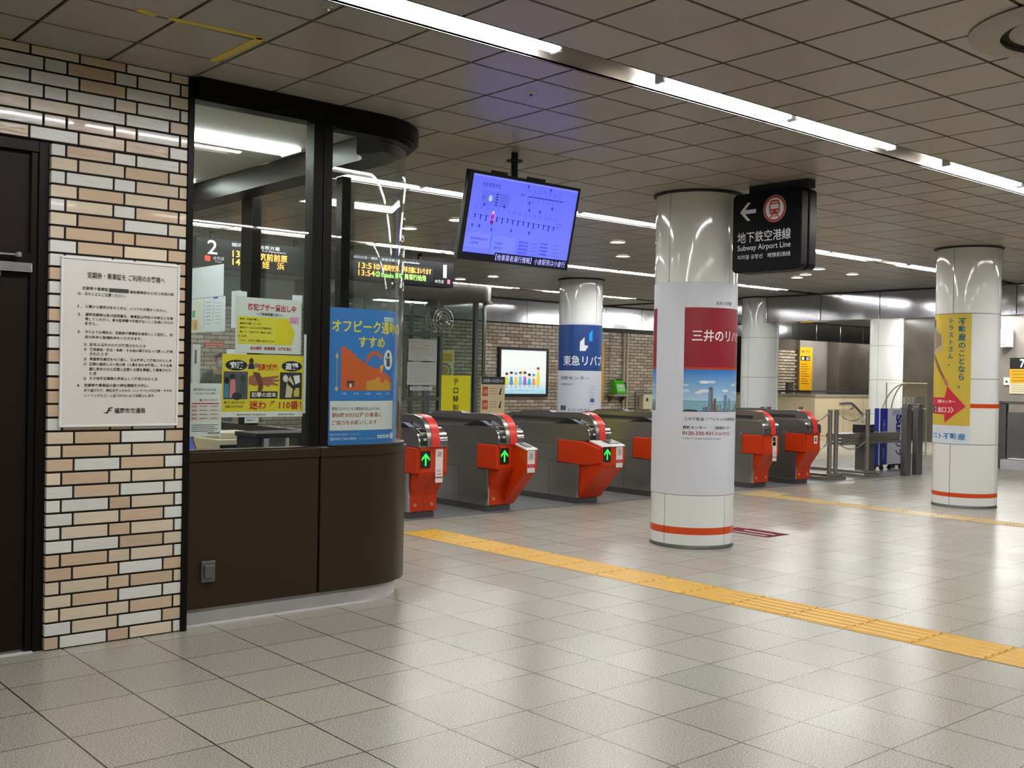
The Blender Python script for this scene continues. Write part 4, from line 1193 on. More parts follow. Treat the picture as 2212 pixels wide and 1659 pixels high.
    if variant == 'plain' or (variant == 'exit' and 'fifth' in label):
        for k in range(3): s.line((.028 + .018 * k, .25), (.028 + .018 * k, .30), .009, '6c6c80', 1)
        for k in range(3): s.text('感染対策', .012, .105 - .032 * k, .018, 'b03040' if k < 2 else '4a4450', .06)
        s.rect(.0, .045, .088, .055, 'a8243a', 1)
        s.build('sticker', lambda u, v, d: (.20 + u, -.191 - d, .355 + v), parent=g, back=(.088, .325, 'e6e2e0'), thick=.001)
    elif variant in ('pod', 'wide'):
        s.rect(.018, .130, .082, .205, 'b2b6ba', 1).ring(.05, .1675, .012, .020, '8e949a', 2, 4, 45, 405)
        s.rect(0, .05, .1, .085, 'b8283c', 1).text('タッチ', .05, .058, .018, 'f0e4e4', .06, 'c', lv=3).rect(0, .0, .1, .036, 'e6e2e0', 1).text('ここに', .05, .010, .016, '9a5a5a', .06, 'c', lv=3)
        s.build('sticker', lambda u, v, d: (.222 + u, -.386 - d, .42 + v), parent=g, back=(.1, .225, 'e2dcd8'), thick=.001)
    k = MB().mat('cream')
    for x_ in (.075, .275): k = k; MB().mat('cream').lathe((0, 0), [(.016, 0), (.016, .004), (.009, .004), (.009, .001)], 14).xf(lambda x, y, z: (x + x_, -.0365 - z, .13 + y)).build('screw_cap', g)
    return g
gate(5.94, 'plain', 'ticket gate nearest the booth, half hidden behind its curved corner')
gate(6.93, 'pod', 'ticket gate with a narrow reader pod jutting out, second from the booth')
gate(8.225, 'wide', 'ticket gate with a wide reader pod and green arrow, third from the booth')
gate(9.465, 'wide', 'ticket gate cut off by the poster column, only its red flank showing')
gate(11.375, 'exit', 'ticket gate right beside the poster column with a no entry mark, fifth along')
gate(12.325, 'exit', 'last ticket gate, next to the chained posts, with a no entry mark')

# tactile paving
def tactile(name, x0, x1, y0, y1, mat, label, bars=5, pad=None):
    b = MB().mat(mat)
    y = y0
    while y < y1 - .01:
        e = min(y + .4, y1)
        b.box(x0 + .003, y + .002, .0003, x1 - .003, e - .002, .0015)
        w = (x1 - x0) / bars
        for i in range(bars):
            xc = x0 + w * (i + .5)
            b.prism([(xc - .022, .0015), (xc - .014, .0062), (xc + .014, .0062), (xc + .022, .0015)], 'y', y + .012, e - .012)
        y = e
    if pad:
        px0, px1, py0, py1 = pad
        b.box(px0, py0, .0003, px1, py1, .0015)
        nx = int((px1 - px0) / .08); ny = int((py1 - py0) / .08)
        for i in range(nx):
            for j in range(ny):
                b.cyl((px0 + .04 + .08 * i, py0 + .04 + .08 * j), .018, .0015, .006, 8, .012)
    o = b.build(name); return tag(o, label, 'tactile paving')
tactile('tactile_strip', 5.372, 5.762, -4.284, 7.316, 'tactile', 'bright yellow tactile guide strip running from the booth to the lower right', pad=(5.372, 5.762, 7.32, 7.716))
tactile('tactile_strip', 10.66, 10.96, -2.0, 7.72, 'tactile_pale', 'pale yellow tactile strip on the floor between the two front columns', 4, (10.66, 11.26, 7.72, 8.12))
s = Sheet(); s.rect(.03, .03, .30, .57, '6a2430', 1)
s.rect(.05, .06, .075, .54, 'd8cfd0', 2).rect(.17, .06, .20, .40, 'd8cfd0', 2)
o = s.build('floor_sticker', lambda u, v, d: (7.93 + u, 5.68 + v, .001 + d), 'print_matte', back=(.33, .45, '4a3038'), thick=.0008)
s2 = None
tag(o, 'dark red floor sticker with white bars right of the middle column', 'floor sticker')
#@@
# ================================================================ BEHIND THE GATES
# glass lift shaft with its rounded header
lf = thing('lift_shaft', (9.0, 14.45, 0), 'glass and steel lift shaft with a rounded header behind the first gates', 'lift shaft')
MB().mat('lift_header').box(0, 0, 2.70, 2.75, 1.75, 2.955).arc((2.75, .33), .0, .33, 270, 360, 2.70, 2.955, 10).box(2.75, .33, 2.70, 3.08, 1.75, 2.955).build('header', lf)
MB().mat('steel_dark').box(-.02, -.02, 2.66, 2.78, .03, 2.70).arc((2.75, .33), .28, .36, 270, 360, 2.66, 2.70, 10).build('header_rail', lf)
for x in (1.0, 1.80, 2.56):
    MB().mat('steel_dark').box(x, .0, 0, x + .07, .08, 2.66).build('post', lf, bevel=.004)
MB().mat('chrome').box(3.03, .34, 0, 3.08, .39, 2.70).build('post', lf, bevel=.004)
MB().mat('glass_far').box(.0, .03, .1, 2.75, .04, 2.66).build('glass_panel', lf)
MB().mat('glass_far').box(3.05, .4, .1, 3.06, 1.7, 2.66).build('glass_panel', lf)
bb = MB().mat('marble_grey').box(0, 1.2, 0, 1.9, 1.25, 2.7)
bb.build('back_wall', lf)
for x, w in ((.25, .06), (.75, .1), (1.35, .12), (1.70, .05), (2.0, .12)):
    MB().mat('steel_dark' if w < .1 else 'steel').box(x, .7, 0, x + w, .76, 2.7).build('guide_rail', lf)
MB().mat('plinth_steel').box(0, -.01, 0, 2.75, .06, .12).build('kick_plate', lf)
t = thing('lift_lamp', (10.5, 15.2, 2.66), 'hidden lamp inside the glass lift shaft', 'lamp')
MB().mat('lamp_lift').box(-.5, -.1, -.02, .5, .1, -.004).build('diffuser', t); MB().mat('white').box(-.52, -.12, -.004, .52, .12, .01).build('housing', t)
# wall fan
fn = thing('wall_fan', (10.80, 14.36, 2.31), 'round caged fan fixed high on the lift shaft front', 'fan')
c = MB().mat('chrome')
for r_ in (.21, .15, .09): c.tube([(r_ * cos(2 * pi * i / 36), 0, r_ * sin(2 * pi * i / 36)) for i in range(36)], .006, 6, True)
for i in range(12):
    a = 2 * pi * i / 12; c.tube([(.03 * cos(a), -.02, .03 * sin(a)), (.12 * cos(a), -.035, .12 * sin(a)), (.21 * cos(a), 0, .21 * sin(a))], .0035, 5)
c.build('cage', fn)
bl_ = MB().mat('steel')
for i in range(3):
    a = 2 * pi * i / 3
    bl_.add([(.03 * cos(a), .01, .03 * sin(a)), (.18 * cos(a - .4), .0, .18 * sin(a - .4)), (.19 * cos(a + .3), .03, .19 * sin(a + .3)), (.05 * cos(a + .8), .02, .05 * sin(a + .8)), (.03 * cos(a), .014, .03 * sin(a)), (.18 * cos(a - .4), .004, .18 * sin(a - .4)), (.19 * cos(a + .3), .034, .19 * sin(a + .3)), (.05 * cos(a + .8), .024, .05 * sin(a + .8))],
            [(0, 1, 2, 3), (7, 6, 5, 4), (0, 4, 5, 1), (1, 5, 6, 2), (2, 6, 7, 3), (3, 7, 4, 0)])
bl_.build('blades', fn); MB().mat('steel_dark').cyl((0, 0), .035, -.03, .09, 16, axis='y').build('motor', fn)
# green framed board with two sheets
gb = thing('green_notice_board', (10.02, 14.40, .96), 'green framed notice board with two pinned sheets beside the booth glass', 'notice board')
q = MB().mat(pmat('green_frame', hx('4c5c4e'), .4, noise=.06))
q.box(0, -.02, 0, .78, .02, .06).box(0, -.02, 1.08, .78, .02, 1.14).box(0, -.02, .06, .05, .02, 1.08).box(.73, -.02, .06, .78, .02, 1.08)
q.build('frame', gb, bevel=.004)
def tsheet(name, x, z, w, h, lab):
    s = Sheet(); rr = random.Random(int(z * 100))
    for k in range(9): s.line((.04, h - .05 - .035 * k), (w * (.5 + .4 * rr.random()), h - .05 - .035 * k), .008, 'a2a49c')
    s.rect(w * .3, 0.01, w * .305, h - .02, '9a9c94', 1)
    o = s.build(name, face_y(x, 14.395, z), back=(w, h, 'c4c6bc'), thick=.001); tag(o, lab, 'paper')
tsheet('pinned_sheet', 10.12, 1.62, .58, .36, 'upper pale sheet pinned on the green framed board')
tsheet('pinned_sheet', 10.10, 1.22, .60, .38, 'lower pale sheet pinned on the green framed board')
s = Sheet(); s.text('エレベーター点検中', .05, .02, .035, 'a85a3a', .36)
tag(s.build('name_strip', face_y(10.12, 14.37, 2.02 - .18), back=(.46, .07, 'cfc8ba'), thick=.002), 'narrow cream strip with red lettering above the pinned sheets', 'sign')
s = Sheet(); s.line((.04, .03), (.4, .03), .015, '9a9c98')
tag(s.build('name_strip', face_y(10.14, 14.37, 1.13), back=(.46, .06, 'c8cac6'), thick=.002), 'narrow pale strip below the pinned sheets', 'sign')
# yellow poster behind the lift
def yel(s):
    s.rect(0, .40, .40, .56, 'd8a81c', 1).ring(.22, .22, .12, .15, '6a5a4a', 2).ell(.22, .22, .08, .1, 'b89a5a', 2)
s = Sheet(); yel(s); tag(s.build('yellow_poster', face_y(12.16, 16.39, 1.25), back=(.44, .62, 'd8cf9a'), thick=.004), 'yellow and cream poster glimpsed through the lift glass', 'poster')
# stand notices behind the gates
def stand(name, x, y, w, z0, z1, paint, label, back):
    t = thing(name, (x, y, 0), label, 'stand sign')
    s = Sheet(); paint(s, w, z1 - z0)
    s.build('board', lambda u, v, d: (u, -d, z0 + v), parent=t, back=(w, z1 - z0, back), thick=.01)
    MB().mat('steel').box(.02, .012, .02, .05, .04, z1 - .05).box(w - .05, .012, .02, w - .02, .04, z1 - .05).build('frame', t)
    MB().mat('steel_dark').box(-.02, -.18, 0, w + .02, .22, .02).build('base', t)
    return t
def terror(s, w, h):
    s.vtext('テロ特別警戒中', w / 2 - .055, h - .03, .095, '1a1808', gap=1.16, bold=.02)
stand('warning_stand', 7.89, 10.5, .45, .35, 1.392, terror, 'yellow stand sign with black vertical Japanese writing behind the second gate', 'd6cf12')
def fare(s, w, h):
    s.rect(0, h - .10, w, h, '26303c', 1).text('お客様へのお知らせ', .03, h - .075, .045, 'dfe3e6', .33, lv=2)
    for k in range(4):
        y = h - .25 - .17 * k
        s.rect(.02, y, .11, y + .12, 'b44a2c', 1).text('注意', .03, y + .035, .05, 'e8d8c0', .07, lv=2)
        for j in range(3): s.line((.14, y + .10 - .035 * j), (.26, y + .10 - .035 * j), .007, '8a7a60')
        s.poly([(.29, y + .02), (.32, y + .10), (.34, y + .11), (.325, y + .02)], '2c2620').ell(.31, y + .03, .02, .015, '2c2620')
stand('guidance_stand', 8.515, 10.5, .395, .45, 1.385, fare, 'beige stand sign with red tabs and dark header right of the yellow stand', 'd2c098')
# lit advertisement on the brick wall
ad = thing('lightbox_advert', (13.70, 16.4, .98), 'square black framed lit advert with cartoon figures on the far brick wall', 'advert')
MB().mat('black').box(0, -.07, 0, 1.345, -.001, .055).box(0, -.07, .945, 1.345, -.001, 1.0).box(0, -.07, .055, .055, -.001, .945).box(1.29, -.07, .055, 1.345, -.001, .945).build('frame', ad, bevel=.005)
s = Sheet(); rr = random.Random(3)
n = 10
for k in range(n):
    t_ = k / (n - 1); c0, c1 = hx('a8dcec'), hx('f2f6f4')
    s.rect(0, .30 * k / n, 1.235, .30 * (k + 1) / n, tuple(c0[i] + (c1[i] - c0[i]) * t_ for i in range(3)), 1)
CC = ['e0d84a', '4a9ad0', 'f0c84a', '7ac0e0', '9a6ab8', '48b0d8', 'e89a6a']
for k in range(8):
    x = .16 + .122 * k; h_ = .09 + .07 * rr.random() + (.08 if k == 7 else 0)
    s.poly([(x - .058, .18), (x + .058, .18), (x + .032, .18 + h_ + .05), (x - .032, .18 + h_ + .05)], CC[k % 7], 2)
    s.ell(x, .18 + h_ + .085, .042, .048, 'f0dcc8', 3).ell(x, .18 + h_ + .118, .045, .028, ['5a4030', '2a2a30', '40a0d0', '8a5a30'][k % 4], 4)
    s.line((x - .018, .12), (x - .018, .18), .010, '5a5a60').line((x + .018, .12), (x + .018, .18), .010, '5a5a60')
for k in range(9): s.ring(.14 + .10 * k + .03 * rr.random(), .47 + .06 * rr.random(), .012, .022, rr.choice(['c8b890', 'a0c8d8', 'd8c850', 'c0c0c8']), 2, 14)
s.text('みんなの笑顔が集まるまち', .25, .055, .035, '6a9aa8', .7)
s.build('lit_face', lambda u, v, d: (.055 + u, -.05 - d, .055 + v), attr_mat('lightbox_face', .3, emit=.42), ad, back=(1.235, .89, 'f2f8f4'), thick=.01)
# public telephone on its shelf
ph = thing('public_telephone', (17.0, 16.30, 1.04), 'green public telephone on a wall shelf by the white pipes', 'telephone')
MB().mat('green').prism([(-.10, .0), (.10, .0), (.10, .30), (.02, .33), (-.06, .22), (-.10, .06)], 'x', -.02, .26).build('body', ph, bevel=.012)
MB().mat('black').tube([(.30, -.02, .06), (.32, -.03, .15), (.30, -.02, .26)], .022, 8).build('handset', ph)
MB().mat('white').box(.05, -.075, .12, .18, -.062, .2).build('dial_pad', ph)
MB().mat('black').box(.06, .0, .29, .24, .04, .345).build('card_slot', ph)
t = thing('telephone_shelf', (16.85, 16.4, .99), 'small grey wall shelf under the green telephone', 'shelf')
MB().mat('steel').box(0, -.24, 0, .50, 0, .048).build('shelf_board', t); MB().mat('steel_dark').prism([(-.2, 0), (0, 0), (0, -.16)], 'x', .05, .07).prism([(-.2, 0), (0, 0), (0, -.16)], 'x', .43, .45).build('bracket', t)
for k, (x, lab) in enumerate(((16.955, 'thin white conduit on the brick wall above the telephone'), (17.355, 'left of the two white pipes on the brick wall'), (17.455, 'right of the two white pipes on the brick wall'))):
    z0 = .03 if k else 1.40
    o = MB().mat('cream').tube([(x, 16.36, z0), (x, 16.36, 2.40)], .012 if k == 0 else .022, 8).box(x - .03, 16.345, 2.0, x + .03, 16.399, 2.02).build('wall_pipe'); tag(o, lab, 'pipe')
t = thing('wall_meter_box', (17.9, 16.4, .70), 'beige utility box with a dark window on the brick wall past the pipes', 'box')
MB().mat('cream').box(0, -.14, 0, .40, 0, .34).build('body', t, bevel=.006); MB().mat('black').box(.1, -.145, .18, .16, -.14, .25).build('window', t)
t = thing('equipment_frame', (17.6, 16.4, .3), 'dark frame standing round the beige utility box', 'frame')
MB().mat('steel_dark').box(0, -.18, 0, .045, -.15, .80).box(.045, -.18, .76, .9, -.15, .80).build('rail', t)
MB().mat('steel_dark').box(0, -.15, .4, .045, 0, .43).build('bracket', t)
# exit sign panels
def exit_sign(name, fn, w, h, num, label):
    s = Sheet()
    s.line((w * .15, h * .90), (w * .38, h * .90), .02, '1a1408').line((w * .15, h * .90), (w * .25, h * .925), .02, '1a1408').line((w * .15, h * .90), (w * .25, h * .875), .02, '1a1408')
    s.text('出口', w * .48, h * .885, .09, '1a1408', w * .3)
    s.rect(w * .05, h * .70, w * .82, h * .80, '141210', 1).text(num, w * .12, h * .715, h * .07, 'e4e4e0', w * .22, bold=.02, lv=3).text('出口', w * .5, h * .715, h * .07, 'e4e4e0', w * .28, lv=3)
    for k in range(9): s.line((w * .08, h * (.62 - .055 * k)), (w * (.55 + .3 * ((k * 7) % 3) / 3), h * (.62 - .055 * k)), h * .013, '5a4410')
    return tag(s.build(name, fn, back=(w, h, 'd89c14'), thick=.03), label, 'sign')
exit_sign('exit_sign', face_y(26.30, 17.86, 1.10), .62, 1.28, '8', 'tall yellow exit sign with arrow and number 8 on the stair hall wall')
exit_sign('exit_sign', face_y(16.44, 16.39, .85), .31, 1.35, '8', 'narrow yellow exit sign peeping out beside the blue poster column')
s = Sheet(); s.rect(0, .55, 1.3, .80, '0c0c0d', 1).text('7', .22, .58, .19, 'e6e6e6', .11, bold=.02, lv=2, res=3).text('出口', .5, .58, .17, 'e6e6e6', .3, lv=2)
s.rect(0, 0, 1.3, .23, 'c8c0a0', 1)
for k in range(4): s.line((.05, .50 - .07 * k), (.9, .50 - .07 * k), .02, '8a6a10')
for k in range(4): s.line((.05, .19 - .045 * k), (.9, .19 - .045 * k), .012, '8a8468')
tag(s.build('exit_sign', face_x(23.98, 10.80, 1.21), back=(1.3, .80, 'c8960f'), thick=.03), 'black and yellow sign with the number 7 at the right edge of the photo', 'sign')
t = thing('wall_monitor', (23.98, 10.97, 2.24), 'white box screen mounted high right of the yellow poster column', 'monitor')
MB().mat('white').box(-.3, -.24, 0, 0, 0, .40).build('case', t, bevel=.01)
MB().mat('steel').box(-.305, -.2, .06, -.30, -.04, .07).box(-.305, -.2, .12, -.30, -.04, .13).build('vent', t)
t = thing('wall_plate', (23.99, 10.93, 1.40), 'small white plate on the grey wall right of the yellow poster column', 'plate')
MB().mat('white').box(-.02, -.14, 0, 0, 0, .17).build('plate', t); MB().mat('black').box(-.024, -.09, .05, -.02, -.05, .1).build('lens', t)
# ceiling strips in the stair hall, the last three added unseen to light it
for k, (x, y, lab) in enumerate(((19.2, 10.9, 'strip lamp in the stair hall above the parapet'), (22.2, 10.9, 'strip lamp in the stair hall near the back column'), (21.5, 10.0, 'strip lamp behind the metal fascia right of the yellow poster column'), (25.5, 17.1, 'far strip lamp over the stair hall exit sign'), (28.9, 17.0, 'far strip lamp over the shutter'), (18.2, 13.6, 'first added strip lamp, unseen behind the fascia above the parapet'), (21.4, 13.6, 'second added strip lamp, unseen behind the fascia above the parapet'), (24.6, 13.6, 'third added strip lamp, unseen behind the fascia above the parapet'))):
    t = thing('hall_lamp', (x, y, CZ - .01), lab, 'lamp', 'strip lamps in the stair hall')
    MB().mat('lamp_hall').box(0, -.09, -.03, 2.4, .09, -.004).build('diffuser', t); MB().mat('white').box(-.02, -.1, -.004, 2.42, .1, .01).build('housing', t)
# stair parapet with its rail
pp = thing('stair_parapet', (21.85, 14.4, 0), 'beige stair parapet with a dark top rail behind the chained posts', 'parapet')
MB().mat('beige_wall').box(0, 0, .0, 5.2, .14, 1.03).box(-.0, .14, 0, .14, 3.2, 1.03).build('wall', pp, bevel=.006)
MB().mat('shutter').box(-.02, -.02, 1.03, 5.2, .16, 1.085).box(-.02, .16, 1.03, .16, 3.2, 1.085).build('cap', pp, bevel=.006)
MB().mat('black').tube([(-.3, 1.2, 1.15), (-.1, .07, 1.16), (5.2, .07, 1.16)], .024, 8).build('rail', pp)
MB().mat('joint').box(1.2, -.002, .04, 1.206, 0, 1.03).box(2.1, -.002, .04, 2.106, 0, 1.03).box(0, -.002, .10, 5.2, 0, .11).build('seam', pp)
hr = thing('wall_handrail', (22.8, 14.4, .87), 'dark bent handrail fixed on the beige parapet', 'handrail')
MB().mat('steel_dark').tube([(0, -.08, .0), (.30, -.08, .015), (.48, -.08, .01), (.62, -.08, -.05), (1.05, -.08, -.30)], .030, 8).build('rail', hr)
MB().mat('steel_dark').tube([(.60, -.08, -.03), (.58, -.06, -.12), (.55, -.001, -.14)], .016, 6).build('bracket', hr)
t = thing('escalator_rail', (22.05, 16.2, 0), 'black escalator handrails seen over the exit gates', 'escalator')
MB().mat('black').tube([(-.2, 0, .9), (.2, 0, 1.13), (.9, 0, 1.10), (1.2, 0, .9)], .04, 8).tube([(.3, .6, .9), (.7, .6, 1.15), (1.5, .6, 1.12), (1.8, .6, .9)], .04, 8).build('handrail', t)
MB().mat('steel_dark').box(-.1, -.03, 0, 1.1, .03, 1.0).box(.4, .57, 0, 1.7, .63, 1.0).build('balustrade', t)
MB().mat('steel').box(.75, -.4, 0, .95, -.3, 1.35).build('post', t)
# chained posts on steel floor beams
def beam(name, x0, x1, posts, label):
    t = thing(name, (x0, 8.46, 0), label, 'barrier'); w = x1 - x0
    MB().mat('steel').box(0, 0, 0, w, 1.5, .05).box(.03, .03, .05, w - .03, 1.47, .092).build('floor_beam', t, bevel=.006)
    for px in posts:
        for y in (.13, 1.3):
            p = MB().mat('steel').cyl((px - x0, y), .033, .092, .99, 16).build('post', t, smooth=True)
            k = MB().mat('chrome').cyl((px - x0, y), .036, .99, 1.0, 16).build('cap', p, smooth=True)
    return t
beam('chain_barrier', 13.20, 13.66, (13.42, 13.58), 'steel floor beam with two pairs of posts beside the last gate')
beam('chain_barrier', 14.13, 14.56, (14.42,), 'steel floor beam with posts between the chains and the blue cart')
def chain(a, b, sag, label):
    a = Vector(a); b_ = Vector(b); m = MB().mat('chrome'); n = max(10, int((b_ - a).length / .028))
    pts = [a.lerp(b_, i / n) - Vector((0, 0, sag * 4 * (i / n) * (1 - i / n))) for i in range(n + 1)]
    for i in range(n):
        c_ = (pts[i] + pts[i + 1]) / 2; d = (pts[i + 1] - pts[i]); L_ = d.length * .72; d.normalize()
        up = Vector((0, 0, 1)) if i % 2 else d.cross(Vector((0, 0, 1))).normalized()
        side = (up - d * up.dot(d)).normalized()
        ring = [c_ + d * (L_ * cos(2 * pi * k / 10)) + side * (.012 * sin(2 * pi * k / 10)) for k in range(10)]
        m.tube(ring, .0035, 5, True)
    o = m.build('steel_chain'); tag(o, label, 'chain', 'chains between the posts')
for y, nm in ((8.59, 'front'), (9.76, 'rear')):
    chain((12.66, y, .94), (13.38, y, .95), .11, 'upper chain from the last gate to the first post, %s of the pair' % nm)
    chain((12.70, y, .50), (13.385, y, .53), .10, 'lower chain from the last gate to the first post, %s of the pair' % nm)
    chain((13.615, y, .95), (14.385, y, .95), .12, 'upper chain between the two steel floor beams, %s of the pair' % nm)
    chain((13.615, y, .52), (14.385, y, .53), .11, 'lower chain between the two steel floor beams, %s of the pair' % nm)
# counter with the sanitiser
ct = thing('steel_counter', (13.85, 8.65, 0), 'low steel counter bridging from the chained posts to the blue cart', 'counter')
MB().mat('steel').box(0, 0, .47, 1.63, .28, .52).box(0, .01, .52, 1.63, .27, .57).box(0, 0, .57, 1.63, .28, .64).build('top', ct, bevel=.004)
MB().mat('steel_dark').box(.73, .04, 0, .95, .24, .47).build('leg', ct, bevel=.006)
t = thing('black_box', (14.50, 8.69, .64), 'small black box on the steel counter', 'box')
MB().mat('black').box(0, 0, 0, .29, .2, .12).build('body', t, bevel=.006); MB().mat('steel_dark').box(.04, -.002, .04, .25, 0, .06).build('slot', t)
t = thing('sanitiser_bottle', (14.66, 8.79, .76), 'clear pump bottle standing on the black box', 'bottle')
MB().mat('acrylic').lathe((0, 0), [(.0, 0), (.04, 0), (.042, .07), (.015, .095)], 20).build('bottle', t, smooth=True)
MB().mat('white').cyl((0, 0), .013, .095, .12, 12).box(-.04, -.008, .12, .012, .008, .134).build('pump', t)
# blue cart
ca = thing('brochure_cart', (15.46, 8.99, 0), 'blue and white wheeled cart with large sideways lettering behind the counter', 'cart')
s = Sheet()
s.rect(0, 0, .22, .90, '1c2a98', 1).rect(.69, 0, .80, .90, '1c2a98', 1)
s.text('Sun', .48, .80, .20, '18208a', .38, bold=.05, rot=-pi / 2, lv=2, res=3).text('リブ', .48, .36, .19, '18208a', .24, bold=.04, rot=-pi / 2, lv=2)
s.text('介護リフォーム', .09, .72, .055, 'c8d0f0', .36, rot=-pi / 2, lv=2).text('西新店', .09, .26, .05, 'a8b4e0', .16, rot=-pi / 2, lv=2)
for k in range(3): s.line((.36, .86 - .03 * k), (.62, .86 - .03 * k), .010, '3a4a98')
s.build('front_board', lambda u, v, d: (u, -d, .09 + v), parent=ca, back=(.80, .90, 'c8ccd4'), thick=.02)
MB().mat('blue').box(0, .021, .09, .02, .10, .99).box(.78, .021, .09, .80, .10, .99).box(.02, .021, .09, .78, .10, .12).build('body', ca)
for px, py in ((.10, .03), (.34, .03), (.68, .03), (.10, .16), (.68, .16)):
    MB().mat('black').cyl((py, .035), .035, px, px + .025, 14, axis='x').box(px, min(py, .09) - .02, .05, px + .025, py + .02, .095).build('caster', ca)
# barrier end posts
for x, lab in ((14.97, 'left of two dark metal end posts in front of the blue cart'), (15.31, 'right of two dark metal end posts in front of the blue cart')):
    t = thing('barrier_post', (x, 8.27, 0), lab, 'post')
    MB().mat('steel_dark').prism([(0, 0), (.16, 0), (.16, 1.04), (.13, 1.08), (.03, 1.08), (0, 1.04)], 'y', 0, .09).build('post', t, bevel=.01)
    MB().mat('chrome').box(.02, -.004, 1.0, .14, .094, 1.086).build('top_plate', t, bevel=.006)
# wire rack
wr = thing('wire_rack', (18.95, 10.5, 0), 'pale wire rack with curved hoops between the back column and the yellow poster', 'rack')
MB().mat('cream').tube([(0, 0, 0), (0, 0, 1.40), (.80, 0, 1.40), (.80, 0, 0)], .014, 6).tube([(0, .4, 0), (0, .4, 1.40), (.80, .4, 1.40), (.80, .4, 0)], .014, 6).tube([(0, 0, .25), (.8, 0, .25)], .012, 6).tube([(0, 0, .05), (.8, 0, .05)], .012, 6).tube([(0, 0, .9), (.8, 0, .9)], .012, 6).build('frame', wr)
h = MB().mat('cream')
for dx, dr in ((-.92, 0), (-.58, 0)):
    h.tube([(dx - dx * (1 - cos(radians(a))) , 0, .55 + .84 * sin(radians(a))) for a in range(0, 91, 10)], .012, 6)
h.build('hoop', wr)
MB().mat('cream').box(.05, .02, 1.15, .78, .03, 1.385).build('back_board', wr)
for i in range(4): MB().mat('white').box(.08 + .09 * i, .05, 1.0, .15 + .09 * i, .09, 1.13).build('leaflet', wr)
MB().mat('black_matte').box(.1, .06, .3, .78, .38, .86).build('bin', wr)
# metal partition at the right edge
pt = thing('metal_partition', (18.0, 8.28, 0), 'grey metal partition with a round rail at the right edge behind the yellow poster column', 'partition')
MB().mat('steel_dark').box(-.05, -.15, 0, .05, 0, 1.08).build('post', pt, bevel=.01)
MB().mat('steel').box(-.02, -3.0, .18, .02, -.16, .95).build('panel', pt)
MB().mat('steel').tube([(0, .0, 1.10), (0, -3.0, 1.10)], .026, 8).build('rail', pt)
MB().mat('plinth_grey').box(-.25, -3.0, 0, .2, -.16, .16).build('step', pt)

# ================================================================ CEILING FITTINGS
df = thing('air_diffuser', (4.87, 1.93, CZ), 'large round ceiling air diffuser at the upper right corner', 'air diffuser')
for r0, r1, z1 in ((.44, .31, -.03), (.27, .16, -.035), (.12, .03, -.03)):
    MB().mat('ceil_beige' if 'ceil_beige' in M else 'trough').lathe((0, 0), [(r0, -.001), (r0 + .004, -.008), (r0 - .02, -.016), (r1 + .02, z1), (r1, z1 + .004), (r1 + .01, -.004)], 48).build('ring', df, smooth=True)
MB().mat('ceil_back').lathe((0, 0), [(0, -.004), (.42, -.004), (.42, -.0005), (0, -.0005)], 48).build('recess', df)
# tape along the panel joints
def tape(pts, w, label):
    b = MB().mat('tape')
    for (x0, y0), (x1, y1) in zip(pts[:-1], pts[1:]):
        d = Vector((x1 - x0, y1 - y0)); n = Vector((-d.y, d.x)).normalized() * w / 2
        b.add([(x0 - n.x, y0 - n.y, CZ - .0015), (x1 - n.x, y1 - n.y, CZ - .0015), (x1 + n.x, y1 + n.y, CZ - .0015), (x0 + n.x, y0 + n.y, CZ - .0015), (x0 - n.x, y0 - n.y, CZ), (x1 - n.x, y1 - n.y, CZ), (x1 + n.x, y1 + n.y, CZ), (x0 + n.x, y0 + n.y, CZ)], [(0, 1, 2, 3), (4, 5, 6, 7), (0, 1, 5, 4), (2, 3, 7, 6), (1, 2, 6, 5), (3, 0, 4, 7)])
    o = b.build('ceiling_tape'); tag(o, label, 'tape')
tape([(1.77, 4.60), (1.86, 4.615)], .05, 'short yellow tape piece on a ceiling joint left of the long strip')
tape([(1.915, 4.615), (2.14, 4.60), (2.36, 4.585)], .045, 'long yellow tape strip along a ceiling panel joint above the booth')
tape([(2.352, 4.585), (2.350, 4.80), (2.345, 5.10)], .045, 'yellow tape strip crossing to the booth header at right angles')
for x, y, lab in ((2.36, 4.0, 'small round speck fitting on the ceiling panel near the yellow tape'), (3.90, 4.42, 'small ceiling sprinkler rose between the light strip and the screen')):
    t = thing('sprinkler_rose', (x, y, CZ), lab, 'sprinkler'); MB().mat('trough').lathe((0, 0), [(0, -.006), (.02, -.006), (.032, -.001), (.032, 0)], 20).build('rose', t, smooth=True)
    MB().mat('steel_dark').cyl((0, 0), .008, -.016, -.006, 10).build('head', t)

